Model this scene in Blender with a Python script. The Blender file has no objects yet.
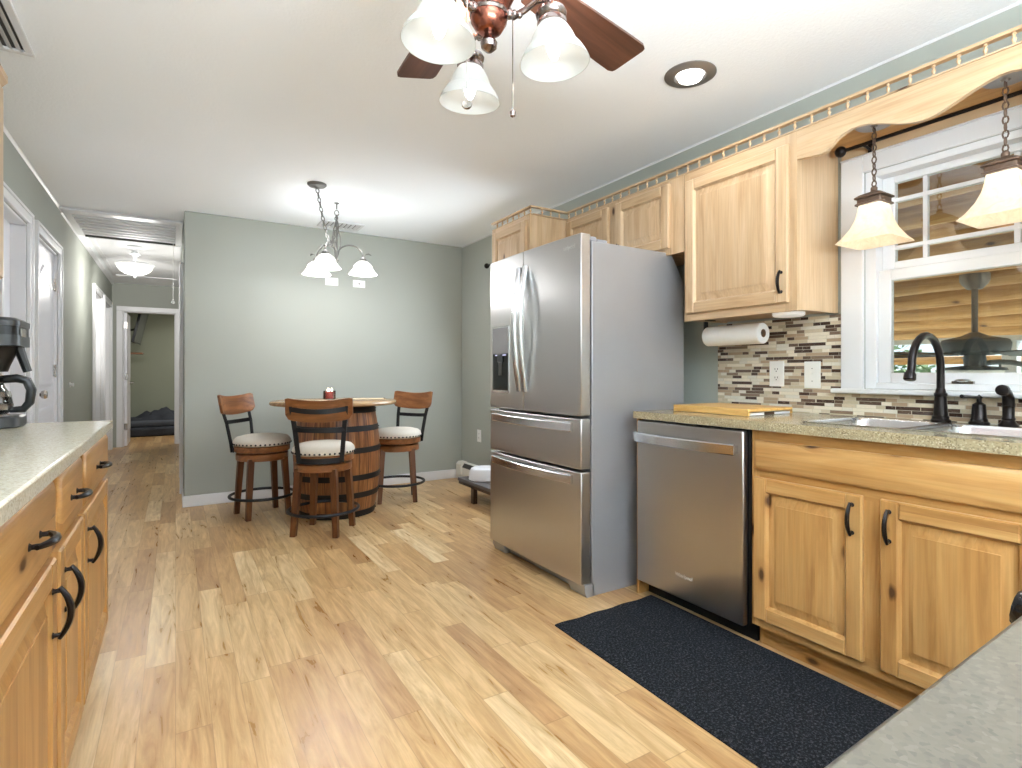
import bpy, bmesh, math, random
from mathutils import Vector, Matrix
random.seed(7)
scene = bpy.context.scene
COL = scene.collection
R = math.radians
PI = math.pi

# ------------------------------------------------------------------ camera
cd = bpy.data.cameras.new('camera')
cam = bpy.data.objects.new('camera', cd)
COL.objects.link(cam)
cam.location = (0, 0, 1.1037)
cam.rotation_euler = (PI/2, 0, -0.55656)
cd.sensor_width = 36.0
cd.lens = 554.377/1022*36.0
cd.shift_x = -9.45/1022
cd.shift_y = -11.0/1022
cd.clip_start = 0.02
scene.camera = cam

# ------------------------------------------------------------------ world, exposure, large lights
world = bpy.data.worlds.new('world')
scene.world = world
world.use_nodes = True
wn = world.node_tree
bg = wn.nodes['Background']
sky = wn.nodes.new('ShaderNodeTexSky')
sky.sky_type = 'HOSEK_WILKIE'
sky.sun_direction = Vector((-0.5, -0.6, 0.65)).normalized()
sky.turbidity = 4.0
wn.links.new(sky.outputs['Color'], bg.inputs['Color'])
bg.inputs['Strength'].default_value = 5.0
scene.view_settings.view_transform = 'Standard'
scene.view_settings.look = 'None'
scene.view_settings.gamma = 1.0
scene.view_settings.use_curve_mapping = False
scene.view_settings.exposure = 0.82
scene.cycles.use_denoising = True
scene.cycles.max_bounces = 10
scene.cycles.diffuse_bounces = 5
scene.cycles.sample_clamp_indirect = 8.0
scene.cycles.caustics_reflective = False
scene.cycles.caustics_refractive = False

def light(name, kind, loc, power, color=(1, 1, 1), size=0.05, rot=(0, 0, 0), size_y=None, parent=None, spot=None):
    d = bpy.data.lights.new(name, kind)
    d.energy = power
    d.color = color
    if kind == 'AREA':
        d.size = size
        if size_y:
            d.shape = 'RECTANGLE'
            d.size_y = size_y
    elif kind == 'SUN':
        d.angle = size
    else:
        d.shadow_soft_size = size
    if spot:
        d.spot_size = spot
        d.spot_blend = 0.6
    o = bpy.data.objects.new(name, d)
    COL.objects.link(o)
    off = woff(parent)
    o.location = Vector(loc)-off
    o.rotation_euler = rot
    if parent:
        o.parent = parent
    return o

OFF = {}
def woff(o):
    return OFF.get(o.name, Vector((0, 0, 0))) if o else Vector((0, 0, 0))

# fill added behind the camera in place of daylight; no source known there
light('rear_fill', 'AREA', (0.7, -2.9, 1.05), 12, (0.8, 0.91, 1.0), 1.4, (R(90), 0, 0), 2.0)
# daylight from the curtained window in the dining corner, hidden by the refrigerator
light('dining_daylight', 'AREA', (2.56, 3.98, 1.3), 24, (0.8, 0.91, 1.0), 0.9, (0, R(74), 0), 1.0)
# upward fill added behind the camera, bounced off the ceiling for even brightness
light('ceiling_bounce_fill', 'AREA', (0.1, -1.5, 1.2), 285, (0.8, 0.9, 1.0), 2.2, (R(180), 0, 0), 1.2)
light('sun', 'SUN', (12, 3, 8), 14.0, (1, 0.96, 0.9), 0.05, (0, R(52), R(-20)))

# ------------------------------------------------------------------ materials
def srgb(r, g, b):
    def f(c):
        c /= 255.0
        return c/12.92 if c <= 0.04045 else ((c+0.055)/1.055)**2.4
    return (f(r), f(g), f(b), 1.0)

class Mt:
    def __init__(s, name, rough=0.5, metal=0.0, color=(0.8, 0.8, 0.8, 1), spec=0.5, coat=0.0):
        s.m = bpy.data.materials.new(name)
        s.m.use_nodes = True
        s.t = s.m.node_tree
        s.b = s.t.nodes['Principled BSDF']
        s.out = s.t.nodes['Material Output']
        s.b.inputs['Base Color'].default_value = color
        s.b.inputs['Roughness'].default_value = rough
        s.b.inputs['Metallic'].default_value = metal
        s.b.inputs['Specular IOR Level'].default_value = spec
        s.b.inputs['Coat Weight'].default_value = coat
        s.b.inputs['Coat Roughness'].default_value = 0.15
        s._tc = None
    def n(s, typ, **kw):
        nd = s.t.nodes.new(typ)
        for k, v in kw.items():
            setattr(nd, k, v)
        return nd
    def set(s, sock, v):
        if isinstance(v, bpy.types.NodeSocket):
            s.t.links.new(v, sock)
        elif v is not None:
            sock.default_value = v
    @property
    def co(s):
        if not s._tc:
            s._tc = s.n('ShaderNodeTexCoord').outputs['Object']
        return s._tc
    def xyz(s, v=None):
        nd = s.n('ShaderNodeSeparateXYZ')
        s.set(nd.inputs[0], v or s.co)
        return nd.outputs
    def vec(s, x, y, z):
        nd = s.n('ShaderNodeCombineXYZ')
        for i, v in enumerate((x, y, z)):
            s.set(nd.inputs[i], v)
        return nd.outputs[0]
    def map(s, scale, v=None, loc=(0, 0, 0)):
        nd = s.n('ShaderNodeMapping')
        s.set(nd.inputs['Vector'], v or s.co)
        nd.inputs['Scale'].default_value = scale
        nd.inputs['Location'].default_value = loc
        return nd.outputs[0]
    def math(s, op, a, b=None, c=None):
        nd = s.n('ShaderNodeMath', operation=op)
        for i, v in enumerate((a, b, c)):
            if v is not None:
                s.set(nd.inputs[i], v)
        return nd.outputs[0]
    def noise(s, v, scale, detail=4, rough=0.55, dist=0.0):
        nd = s.n('ShaderNodeTexNoise')
        s.set(nd.inputs['Vector'], v)
        nd.inputs['Scale'].default_value = scale
        nd.inputs['Detail'].default_value = detail
        nd.inputs['Roughness'].default_value = rough
        nd.inputs['Distortion'].default_value = dist
        return nd.outputs['Fac']
    def white(s, v):
        nd = s.n('ShaderNodeTexWhiteNoise', noise_dimensions='3D')
        s.set(nd.inputs['Vector'], v)
        return nd.outputs['Value']
    def voro(s, v, scale, feature='F1', dims='3D'):
        nd = s.n('ShaderNodeTexVoronoi', feature=feature, voronoi_dimensions=dims)
        s.set(nd.inputs['Vector'], v)
        nd.inputs['Scale'].default_value = scale
        return nd.outputs
    def ramp(s, fac, stops, interp='LINEAR'):
        nd = s.n('ShaderNodeValToRGB')
        cr = nd.color_ramp
        cr.interpolation = interp
        while len(cr.elements) < len(stops):
            cr.elements.new(0.5)
        for e, (p, c) in zip(cr.elements, stops):
            e.position = p
            e.color = c
        s.set(nd.inputs[0], fac)
        return nd.outputs[0]
    def mix(s, fac, a, b, mode='MIX'):
        nd = s.n('ShaderNodeMix', data_type='RGBA', blend_type=mode)
        s.set(nd.inputs[0], fac)
        s.set(nd.inputs[6], a)
        s.set(nd.inputs[7], b)
        return nd.outputs[2]
    def rng(s, v, a, b, c, d):
        nd = s.n('ShaderNodeMapRange')
        s.set(nd.inputs[0], v)
        for i, k in enumerate((a, b, c, d)):
            nd.inputs[i+1].default_value = k
        return nd.outputs[0]
    def rand(s):
        return s.n('ShaderNodeObjectInfo').outputs['Random']
    def color(s, v):
        s.set(s.b.inputs['Base Color'], v)
        return s
    def roughness(s, v):
        s.set(s.b.inputs['Roughness'], v)
        return s
    def bump(s, h, strength=0.3, dist=0.01):
        nd = s.n('ShaderNodeBump')
        nd.inputs['Strength'].default_value = strength
        nd.inputs['Distance'].default_value = dist
        s.set(nd.inputs['Height'], h)
        s.set(s.b.inputs['Normal'], nd.outputs[0])
        return s

def flat(name, c, rough=0.5, metal=0.0, spec=0.5, var=0.06, coat=0.0):
    m = Mt(name, rough, metal, c, spec, coat)
    f = m.noise(m.co, 6.0, 3)
    k = m.rng(f, 0.3, 0.7, 1.0-var, 1.0+var)
    m.color(m.mix(1.0, c, m.vec(k, k, k), 'MULTIPLY'))
    return m.m

def wood(name, axis, lo, mid, hi, board=0.085, knots=0.0, rough=0.35, grain=1.0, var=0.25, streak=0.5):
    """long-grained timber; axis = grain direction"""
    m = Mt(name, rough, 0, spec=0.4)
    x, y, z = m.xyz()
    rnd = m.rand()
    sh = m.math('MULTIPLY', rnd, 7.0)
    if axis == 'x':
        al, c1, c2 = x, y, z
    elif axis == 'y':
        al, c1, c2 = y, x, z
    else:
        al, c1, c2 = z, x, y
    # boards: strips across the grain, each with its own tone
    cc = m.math('ADD', m.math('ADD', c1, c2), sh)
    bid = m.math('FLOOR', m.math('DIVIDE', cc, board))
    bv = m.white(m.vec(bid, rnd, 0.5))
    alo = m.math('ADD', al, m.math('MULTIPLY', bv, 5.0))
    g = m.vec(m.math('MULTIPLY', alo, 1.4), m.math('MULTIPLY', c1, 15.0), m.math('MULTIPLY', c2, 15.0))
    f = m.noise(g, 1.2*grain, 5, 0.55, 0.9)
    fine = m.noise(m.vec(m.math('MULTIPLY', alo, 4.0), m.math('MULTIPLY', c1, 140.0), m.math('MULTIPLY', c2, 140.0)), 1.0, 2)
    col = m.ramp(f, [(0.18, lo), (0.46, mid), (0.8, hi)])
    tone = m.rng(bv, 0, 1, 1.0-var, 1.0+var*0.45)
    col = m.mix(1.0, col, m.vec(tone, m.math('POWER', tone, 1.15), m.math('POWER', tone, 1.4)), 'MULTIPLY')
    fk = m.rng(fine, 0.35, 0.65, 0.92, 1.05)
    col = m.mix(1.0, col, m.vec(fk, fk, fk), 'MULTIPLY')
    if streak > 0:
        stv = m.noise(m.vec(m.math('MULTIPLY', alo, 1.1), m.math('MULTIPLY', c1, 16.0), m.math('MULTIPLY', c2, 16.0)), 1.0, 3, 0.5, 1.4)
        sf = m.rng(stv, 0.62, 0.78, 0.0, streak)
        col = m.mix(sf, col, lo)
    if knots > 0:
        kv = m.vec(m.math('MULTIPLY', alo, 3.6), m.math('MULTIPLY', m.math('ADD', c2, sh), 8.0), 0.0)
        vo = m.voro(kv, 1.0, dims='2D')
        sep = m.n('ShaderNodeSeparateColor')
        m.set(sep.inputs[0], vo['Color'])
        gate = m.math('GREATER_THAN', sep.outputs[0], 1.0-knots)
        dn = m.math('ADD', vo['Distance'], m.math('MULTIPLY', m.math('SUBTRACT', fine, 0.5), 0.06))
        kf = m.math('MULTIPLY', m.rng(dn, 0.05, 0.12, 0.95, 0.0), gate)
        ring = m.math('MULTIPLY', m.rng(dn, 0.1, 0.27, 0.5, 0.0), gate)
        col = m.mix(ring, col, lo)
        col = m.mix(kf, col, srgb(70, 40, 22))
    m.color(col)
    m.bump(f, 0.06, 0.004)
    return m.m

M = {}
HL, HM, HH = srgb(154, 106, 56), srgb(187, 141, 84), srgb(206, 166, 110)      # natural hickory
for a in 'xyz':
    M['wood_'+a] = wood('hickory_'+a, a, HL, HM, HH, knots=0.16, var=0.16)
    M['maple_'+a] = wood('pale_hickory_'+a, a, srgb(172, 138, 100), srgb(199, 168, 132), srgb(211, 185, 152), knots=0.06, var=0.12, streak=0.3)
M['stool_wood'] = wood('walnut_stain', 'z', srgb(52, 27, 13), srgb(96, 56, 28), srgb(134, 84, 46), board=0.2, var=0.15, rough=0.4)
M['stool_wood_x'] = wood('walnut_stain_x', 'x', srgb(76, 44, 22), srgb(126, 78, 42), srgb(164, 110, 66), board=0.2, var=0.15, rough=0.38)
M['table_wood'] = wood('table_oak', 'x', srgb(120, 88, 58), srgb(168, 134, 96), srgb(196, 164, 124), board=0.09, var=0.2, rough=0.25)
M['board_wood'] = wood('bamboo', 'y', srgb(190, 140, 74), srgb(216, 170, 98), srgb(232, 194, 128), board=0.02, var=0.08, rough=0.4, streak=0.1)
M['fan_wood'] = wood('rosewood', 'x', srgb(42, 24, 17), srgb(78, 48, 35), srgb(108, 70, 52), board=0.3, var=0.1, rough=0.3)
M['dark_wood'] = wood('espresso', 'z', srgb(40, 28, 22), srgb(62, 44, 34), srgb(80, 60, 46), board=0.2, var=0.1)
M['log_wood'] = wood('log_pine', 'y', srgb(128, 84, 44), srgb(184, 138, 84), srgb(214, 174, 120), board=3.0, var=0.2, rough=0.7, knots=0.1)

def mk_barrel():
    m = Mt('barrel_staves', 0.38)
    x, y, z = m.xyz()
    ang = m.math('ARCTAN2', y, x)
    s = m.math('MULTIPLY', ang, 24/(2*PI))
    st = m.math('FLOOR', s)
    fr = m.math('FRACT', s)
    bv = m.white(m.vec(st, 3.0, 1.0))
    f = m.noise(m.vec(m.math('MULTIPLY', ang, 14.0), m.math('MULTIPLY', z, 2.2), m.math('MULTIPLY', bv, 9.0)), 1.0, 5, 0.6, 0.8)
    col = m.ramp(f, [(0.25, srgb(74, 40, 20)), (0.5, srgb(142, 88, 48)), (0.75, srgb(188, 132, 80))])
    t = m.rng(bv, 0, 1, 0.65, 1.12)
    col = m.mix(1.0, col, m.vec(t, t, t), 'MULTIPLY')
    gap = m.rng(m.math('ABSOLUTE', m.math('SUBTRACT', fr, 0.5)), 0.455, 0.495, 0, 1)
    col = m.mix(gap, col, srgb(30, 14, 8))
    m.color(col)
    m.bump(gap, -0.4, 0.01)
    return m.m
M['barrel'] = mk_barrel()

def mk_floor():
    m = Mt('plank_floor', 0.3, spec=0.45)
    x, y, z = m.xyz()
    W, L = 0.098, 0.78
    r = m.math('DIVIDE', x, W)
    row = m.math('FLOOR', r)
    rf = m.math('FRACT', r)
    ro = m.white(m.vec(row, 0.3, 0.7))
    c = m.math('ADD', m.math('DIVIDE', y, L), m.math('MULTIPLY', ro, 5.0))
    cf = m.math('FRACT', c)
    ci = m.math('FLOOR', c)
    bv = m.white(m.vec(row, ci, 2.0))
    bw = m.white(m.vec(row, ci, 9.0))
    g = m.vec(m.math('MULTIPLY', x, 18.0), m.math('ADD', m.math('MULTIPLY', y, 1.7), m.math('MULTIPLY', bv, 40.0)), m.math('MULTIPLY', bw, 20.0))
    f = m.noise(g, 1.4, 6, 0.6, 1.2)
    fine = m.noise(m.vec(m.math('MULTIPLY', x, 150.0), m.math('MULTIPLY', y, 9.0), bw), 1.0, 3)
    base = m.ramp(bv, [(0.0, srgb(186, 149, 106)), (0.3, srgb(201, 166, 119)), (0.65, srgb(210, 178, 131)), (0.88, srgb(218, 190, 146)), (1.0, srgb(228, 205, 166))])
    dk = m.mix(1.0, base, srgb(214, 196, 172), 'MULTIPLY')
    lt = m.mix(1.0, base, (1.08, 1.07, 1.05, 1), 'MULTIPLY')
    col = m.mix(m.rng(f, 0.32, 0.66, 0, 1), dk, lt)
    fk = m.rng(fine, 0.3, 0.7, 0.93, 1.05)
    col = m.mix(1.0, col, m.vec(fk, fk, fk), 'MULTIPLY')
    # blotchy weathered patches in some boards
    pt = m.noise(m.vec(m.math('MULTIPLY', x, 20.0), m.math('MULTIPLY', y, 5.0), m.math('MULTIPLY', bw, 33.0)), 1.0, 5, 0.65)
    pm = m.math('MULTIPLY', m.rng(pt, 0.54, 0.7, 0, 0.34), m.rng(bw, 0.45, 0.8, 0, 1))
    col = m.mix(pm, col, srgb(150, 118, 80))
    sx = m.rng(m.math('ABSOLUTE', m.math('SUBTRACT', rf, 0.5)), 0.482, 0.497, 0, 1)
    sy = m.rng(m.math('ABSOLUTE', m.math('SUBTRACT', cf, 0.5)), 0.4968, 0.499, 0, 1)
    seam = m.math('MAXIMUM', sx, sy)
    col = m.mix(m.math('MULTIPLY', seam, 0.4), col, srgb(120, 84, 48))
    m.color(col)
    wave = m.noise(m.map((6, 2, 1)), 1.0, 2)
    m.roughness(m.rng(f, 0.3, 0.7, 0.26, 0.38))
    m.bump(m.math('ADD', m.math('MULTIPLY', fine, 0.5), m.math('MULTIPLY', seam, -1.0)), 0.05, 0.003)
    return m.m
M['floor'] = mk_floor()

def mk_wall(name, c):
    m = Mt(name, 0.75, 0, c, 0.2)
    f = m.noise(m.co, 90, 3)
    g = m.noise(m.co, 1.3, 2)
    k = m.rng(g, 0.3, 0.7, 0.97, 1.03)
    m.color(m.mix(1.0, c, m.vec(k, k, k), 'MULTIPLY'))
    m.bump(f, 0.08, 0.002)
    return m.m
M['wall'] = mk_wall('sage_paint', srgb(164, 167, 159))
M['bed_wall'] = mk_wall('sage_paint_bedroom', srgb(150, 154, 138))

def mk_ceiling():
    m = Mt('orange_peel_ceiling', 0.9, 0, srgb(247, 250, 253), 0.2)
    f = m.noise(m.co, 75, 4, 0.6)
    m.bump(f, 0.35, 0.005)
    return m.m
M['ceiling'] = mk_ceiling()
M['white'] = flat('white_trim', srgb(222, 222, 224), 0.35, var=0.015)
M['vinyl'] = flat('white_vinyl', srgb(226, 226, 228), 0.3, var=0.01)
M['door_white'] = flat('white_door', srgb(228, 228, 234), 0.3, var=0.015)

def mk_speckle(name, base, cols, scale, rough):
    m = Mt(name, rough, spec=0.5)
    v = m.voro(m.co, scale)
    sep = m.n('ShaderNodeSeparateColor')
    m.set(sep.inputs[0], v['Color'])
    stops = [(0.0, cols[0]), (0.12, cols[1]), (0.3, cols[2]), (0.6, base), (0.88, cols[3])]
    col = m.ramp(sep.outputs[0], stops, 'CONSTANT')
    g = m.noise(m.co, scale*0.12, 3)
    col = m.mix(m.rng(g, 0.35, 0.65, 0.0, 0.35), col, base)
    col = m.mix(0.35, col, base)
    m.color(col)
    return m.m
M['counter'] = mk_speckle('speckled_counter', srgb(172, 160, 130), [srgb(92, 80, 58), srgb(136, 120, 90), srgb(158, 144, 114), srgb(204, 194, 168)], 260, 0.16)
M['counter_pale'] = mk_speckle('speckled_counter_pale', srgb(228, 221, 200), [srgb(168, 158, 138), srgb(200, 190, 168), srgb(214, 205, 184), srgb(236, 231, 216)], 230, 0.16)
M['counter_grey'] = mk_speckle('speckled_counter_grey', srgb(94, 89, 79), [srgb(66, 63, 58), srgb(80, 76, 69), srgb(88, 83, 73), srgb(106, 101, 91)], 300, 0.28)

def mk_mosaic():
    m = Mt('mosaic_tile', 0.25)
    x, y, z = m.xyz()
    H = 0.0158
    r = m.math('DIVIDE', z, H)
    row = m.math('FLOOR', r)
    rf = m.math('FRACT', r)
    ro = m.white(m.vec(row, 0.1, 0.9))
    L = m.math('ADD', 0.055, m.math('MULTIPLY', m.white(m.vec(row, 4.0, 0.2)), 0.03))
    wv = m.math('MULTIPLY', m.math('SINE', m.math('ADD', m.math('MULTIPLY', y, 31.0), m.math('MULTIPLY', ro, 40.0))), 0.35)
    c = m.math('ADD', m.math('ADD', m.math('DIVIDE', y, L), m.math('MULTIPLY', ro, 9.0)), wv)
    cf = m.math('FRACT', c)
    ci = m.math('FLOOR', c)
    tv = m.white(m.vec(row, ci, 5.0))
    cols = [(0.0, srgb(66, 48, 40)), (0.15, srgb(92, 72, 60)), (0.24, srgb(126, 106, 90)), (0.33, srgb(176, 152, 128)), (0.46, srgb(208, 192, 168)), (0.62, srgb(224, 214, 196)), (0.8, srgb(190, 176, 150)), (0.92, srgb(214, 208, 196))]
    col = m.ramp(tv, cols, 'CONSTANT')
    vein = m.noise(m.vec(m.math('MULTIPLY', y, 60.0), m.math('MULTIPLY', z, 110.0), tv), 1.0, 4, 0.7, 1.5)
    vf = m.math('MULTIPLY', m.rng(vein, 0.6, 0.7, 0, 0.55), m.math('LESS_THAN', tv, 0.3))
    col = m.mix(vf, col, srgb(206, 190, 172))
    k = m.rng(vein, 0.3, 0.7, 0.9, 1.08)
    col = m.mix(1.0, col, m.vec(k, k, k), 'MULTIPLY')
    gz = m.rng(m.math('ABSOLUTE', m.math('SUBTRACT', rf, 0.5)), 0.43, 0.47, 0, 1)
    gy = m.rng(m.math('ABSOLUTE', m.math('SUBTRACT', cf, 0.5)), 0.478, 0.488, 0, 1)
    gr = m.math('MAXIMUM', gz, gy)
    col = m.mix(gr, col, srgb(196, 186, 168))
    m.color(col)
    m.roughness(m.rng(tv, 0, 1, 0.12, 0.4))
    m.bump(gr, -0.4, 0.002)
    return m.m
M['mosaic'] = mk_mosaic()

def mk_steel(name, c, rough=0.26, axis='z', metal=1.0):
    m = Mt(name, rough, metal, c)
    x, y, z = m.xyz()
    sc = {'z': (300, 300, 1.2), 'y': (300, 1.2, 300), 'x': (1.2, 300, 300)}[axis]
    f = m.noise(m.map(sc), 1.0, 3)
    k = m.rng(f, 0.3, 0.7, 0.997, 1.003)
    m.color(m.mix(1.0, c, m.vec(k, k, k), 'MULTIPLY'))
    m.b.inputs['Anisotropic'].default_value = 0.5
    tg = m.n('ShaderNodeTangent', direction_type='RADIAL', axis='Z')
    m.set(m.b.inputs['Tangent'], tg.outputs[0])
    return m.m
M['steel'] = mk_steel('brushed_steel', srgb(200, 198, 196), 0.33, 'y')
M['steel_dark'] = mk_steel('brushed_steel_dark', srgb(188, 184, 180), 0.3, 'y')
M['steel_bright'] = mk_steel('polished_steel', srgb(222, 222, 224), 0.2, 'z')
M['sink_steel'] = mk_steel('sink_steel', srgb(205, 206, 208), 0.22, 'y')
M['fridge_side'] = flat('grey_enamel', srgb(164, 164, 167), 0.34, 0.45, var=0.02)
M['grey_plastic'] = flat('grey_plastic', srgb(150, 150, 154), 0.4)
M['black'] = flat('black_plastic', srgb(20, 20, 21), 0.35)
M['gloss_black'] = flat('gloss_black', srgb(14, 14, 15), 0.1)
M['charcoal'] = flat('charcoal_plastic', srgb(58, 59, 62), 0.32)
M['iron'] = flat('black_iron', srgb(40, 40, 43), 0.45, 0.6)
M['hoop'] = flat('barrel_hoop', srgb(48, 46, 45), 0.5, 0.7)
M['bronze'] = flat('oil_rubbed_bronze', srgb(36, 31, 30), 0.28, 0.7)
M['rust_bronze'] = flat('weathered_bronze', srgb(98, 78, 64), 0.5, 0.5, var=0.2)
M['nickel'] = flat('brushed_nickel', srgb(176, 172, 168), 0.25, 1.0)
M['can_nickel'] = flat('satin_nickel_trim', srgb(150, 146, 144), 0.35, 0.8)
M['pewter'] = flat('pewter', srgb(140, 128, 124), 0.25, 1.0, var=0.15)
M['copper_metal'] = flat('copper_bronze', srgb(150, 92, 76), 0.25, 1.0, var=0.12)
M['grey_iron'] = flat('antique_grey_iron', srgb(110, 108, 104), 0.45, 0.5, var=0.15)
M['silver_print'] = flat('silver_print', srgb(214, 212, 208), 0.4, var=0.02)
M['linen'] = flat('oatmeal_linen', srgb(206, 198, 186), 0.9, spec=0.1, var=0.04)
M['paper'] = flat('paper_towel', srgb(240, 240, 240), 0.95, spec=0.05, var=0.02)
M['card'] = flat('cardboard', srgb(110, 84, 62), 0.9)
M['plate'] = flat('switch_plate', srgb(240, 240, 238), 0.3, var=0.01)
M['slot'] = flat('socket_slot', srgb(60, 58, 56), 0.5)
M['tub_white'] = flat('ribbed_white_plastic', srgb(232, 232, 236), 0.4, var=0.02)
M['heater'] = flat('heater_enamel', srgb(226, 224, 216), 0.4)
M['bench_grey'] = flat('grey_painted_wood', srgb(96, 92, 92), 0.5, var=0.12)
M['beige'] = flat('tan_board', srgb(198, 172, 136), 0.6)
M['red_wax'] = flat('red_candle_wax', srgb(226, 62, 58), 0.35)
M['placemat'] = flat('pale_mat', srgb(206, 190, 166), 0.8)
M['mat_edge'] = flat('dark_bands', srgb(70, 56, 46), 0.8)
M['alu'] = flat('shutter_aluminium', srgb(232, 232, 232), 0.38, 0.25, var=0.02)
M['cushion_dark'] = flat('slate_fabric', srgb(62, 65, 72), 0.9, spec=0.1, var=0.2)
M['cushion_grey'] = flat('grey_quilt', srgb(84, 88, 96), 0.9, spec=0.1, var=0.15)
M['rust_cloth'] = flat('brown_cloth', srgb(96, 62, 44), 0.9, spec=0.1, var=0.2)
M['screen'] = flat('dark_screen', srgb(74, 76, 78), 0.2)
M['porch_white'] = flat('white_painted_post', srgb(206, 214, 222), 0.5)
M['porch_grey'] = flat('weathered_iron', srgb(70, 78, 84), 0.5, 0.2, var=0.15)
M['porch_dark'] = flat('dark_gaps', srgb(70, 62, 54), 0.9)

def mk_mat():
    m = Mt('carpet_mat', 0.95, 0, spec=0.1)
    f = m.noise(m.co, 120, 5, 0.8)
    g = m.noise(m.map((1, 1, 1)), 420, 2)
    col = m.ramp(f, [(0.3, srgb(14, 15, 17)), (0.52, srgb(34, 36, 40)), (0.7, srgb(92, 95, 102))])
    m.color(col)
    m.bump(m.math('ADD', f, g), 0.6, 0.006)
    return m.m
M['mat'] = mk_mat()

def mk_ground():
    m = Mt('garden_ground', 0.95)
    f = m.noise(m.co, 3.0, 6, 0.7)
    m.color(m.ramp(f, [(0.3, srgb(120, 130, 110)), (0.5, srgb(170, 176, 160)), (0.7, srgb(206, 204, 190))]))
    return m.m
M['ground'] = mk_ground()
M['leaf'] = flat('leaf_green', srgb(110, 136, 92), 0.8, var=0.35)
M['bark'] = flat('bark', srgb(96, 80, 66), 0.9)

def glow(name, c, strength, base=(0.9, 0.9, 0.88, 1)):
    m = Mt(name, 0.4, 0, base)
    m.b.inputs['Emission Color'].default_value = c
    m.b.inputs['Emission Strength'].default_value = strength
    return m.m
M['bulb'] = glow('lit_bulb', (1, 0.985, 0.96, 1), 4.0)
M['flame'] = glow('candle_flame', (1, 0.85, 0.6, 1), 6.0)
M['blue_led'] = glow('dispenser_led', (0.35, 0.35, 1, 1), 0.5)
M['lens'] = glow('frosted_lens', (1, 0.99, 0.97, 1), 3.0)
M['puck'] = glow('puck_lens', (1, 0.99, 0.97, 1), 0.15)

def mk_shade(name, c, em, ec, veins=0.0):
    m = Mt(name, 0.45, 0, c)
    t = m.n('ShaderNodeBsdfTranslucent')
    mx = m.n('ShaderNodeMixShader')
    f = m.noise(m.co, 22, 5, 0.65, 2.0)
    col = m.mix(m.rng(f, 0.35, 0.7, 0.0, veins), c, srgb(196, 160, 108))
    m.color(col)
    m.set(t.inputs['Color'], col)
    mx.inputs[0].default_value = 0.5
    m.t.links.new(m.b.outputs[0], mx.inputs[1])
    m.t.links.new(t.outputs[0], mx.inputs[2])
    m.t.links.new(mx.outputs[0], m.out.inputs['Surface'])
    m.b.inputs['Emission Color'].default_value = ec
    m.b.inputs['Emission Strength'].default_value = em
    return m.m
M['frost'] = mk_shade('alabaster_glass', srgb(214, 215, 212), 0.0, (1, 0.99, 0.97, 1))
M['frost_bright'] = mk_shade('opal_glass', srgb(236, 236, 232), 0.6, (1, 0.98, 0.95, 1))
M['amber_frost'] = mk_shade('amber_alabaster', srgb(238, 226, 204), 0.2, (1, 0.93, 0.8, 1), 0.35)
M['porch_bowl'] = mk_shade('porch_bowl_glass', srgb(236, 236, 230), 0.1, (1, 1, 1, 1))

def mk_glass(name, tint=(1, 1, 1, 1), refl=0.1):
    m = Mt(name)
    tr = m.n('ShaderNodeBsdfTransparent')
    tr.inputs[0].default_value = tint
    gl = m.n('ShaderNodeBsdfGlossy')
    gl.inputs['Roughness'].default_value = 0.02
    fr = m.n('ShaderNodeFresnel')
    fr.inputs[0].default_value = 1.5
    k = m.math('ADD', m.math('MULTIPLY', fr.outputs[0], 0.9), refl)
    mx = m.n('ShaderNodeMixShader')
    m.set(mx.inputs[0], k)
    m.t.links.new(tr.outputs[0], mx.inputs[1])
    m.t.links.new(gl.outputs[0], mx.inputs[2])
    m.t.links.new(mx.outputs[0], m.out.inputs['Surface'])
    return m.m
M['glass'] = mk_glass('window_glass', (0.97, 0.99, 0.99, 1), 0.07)
M['jar'] = mk_glass('clear_glass', (0.95, 0.96, 0.96, 1), 0.03)

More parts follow.
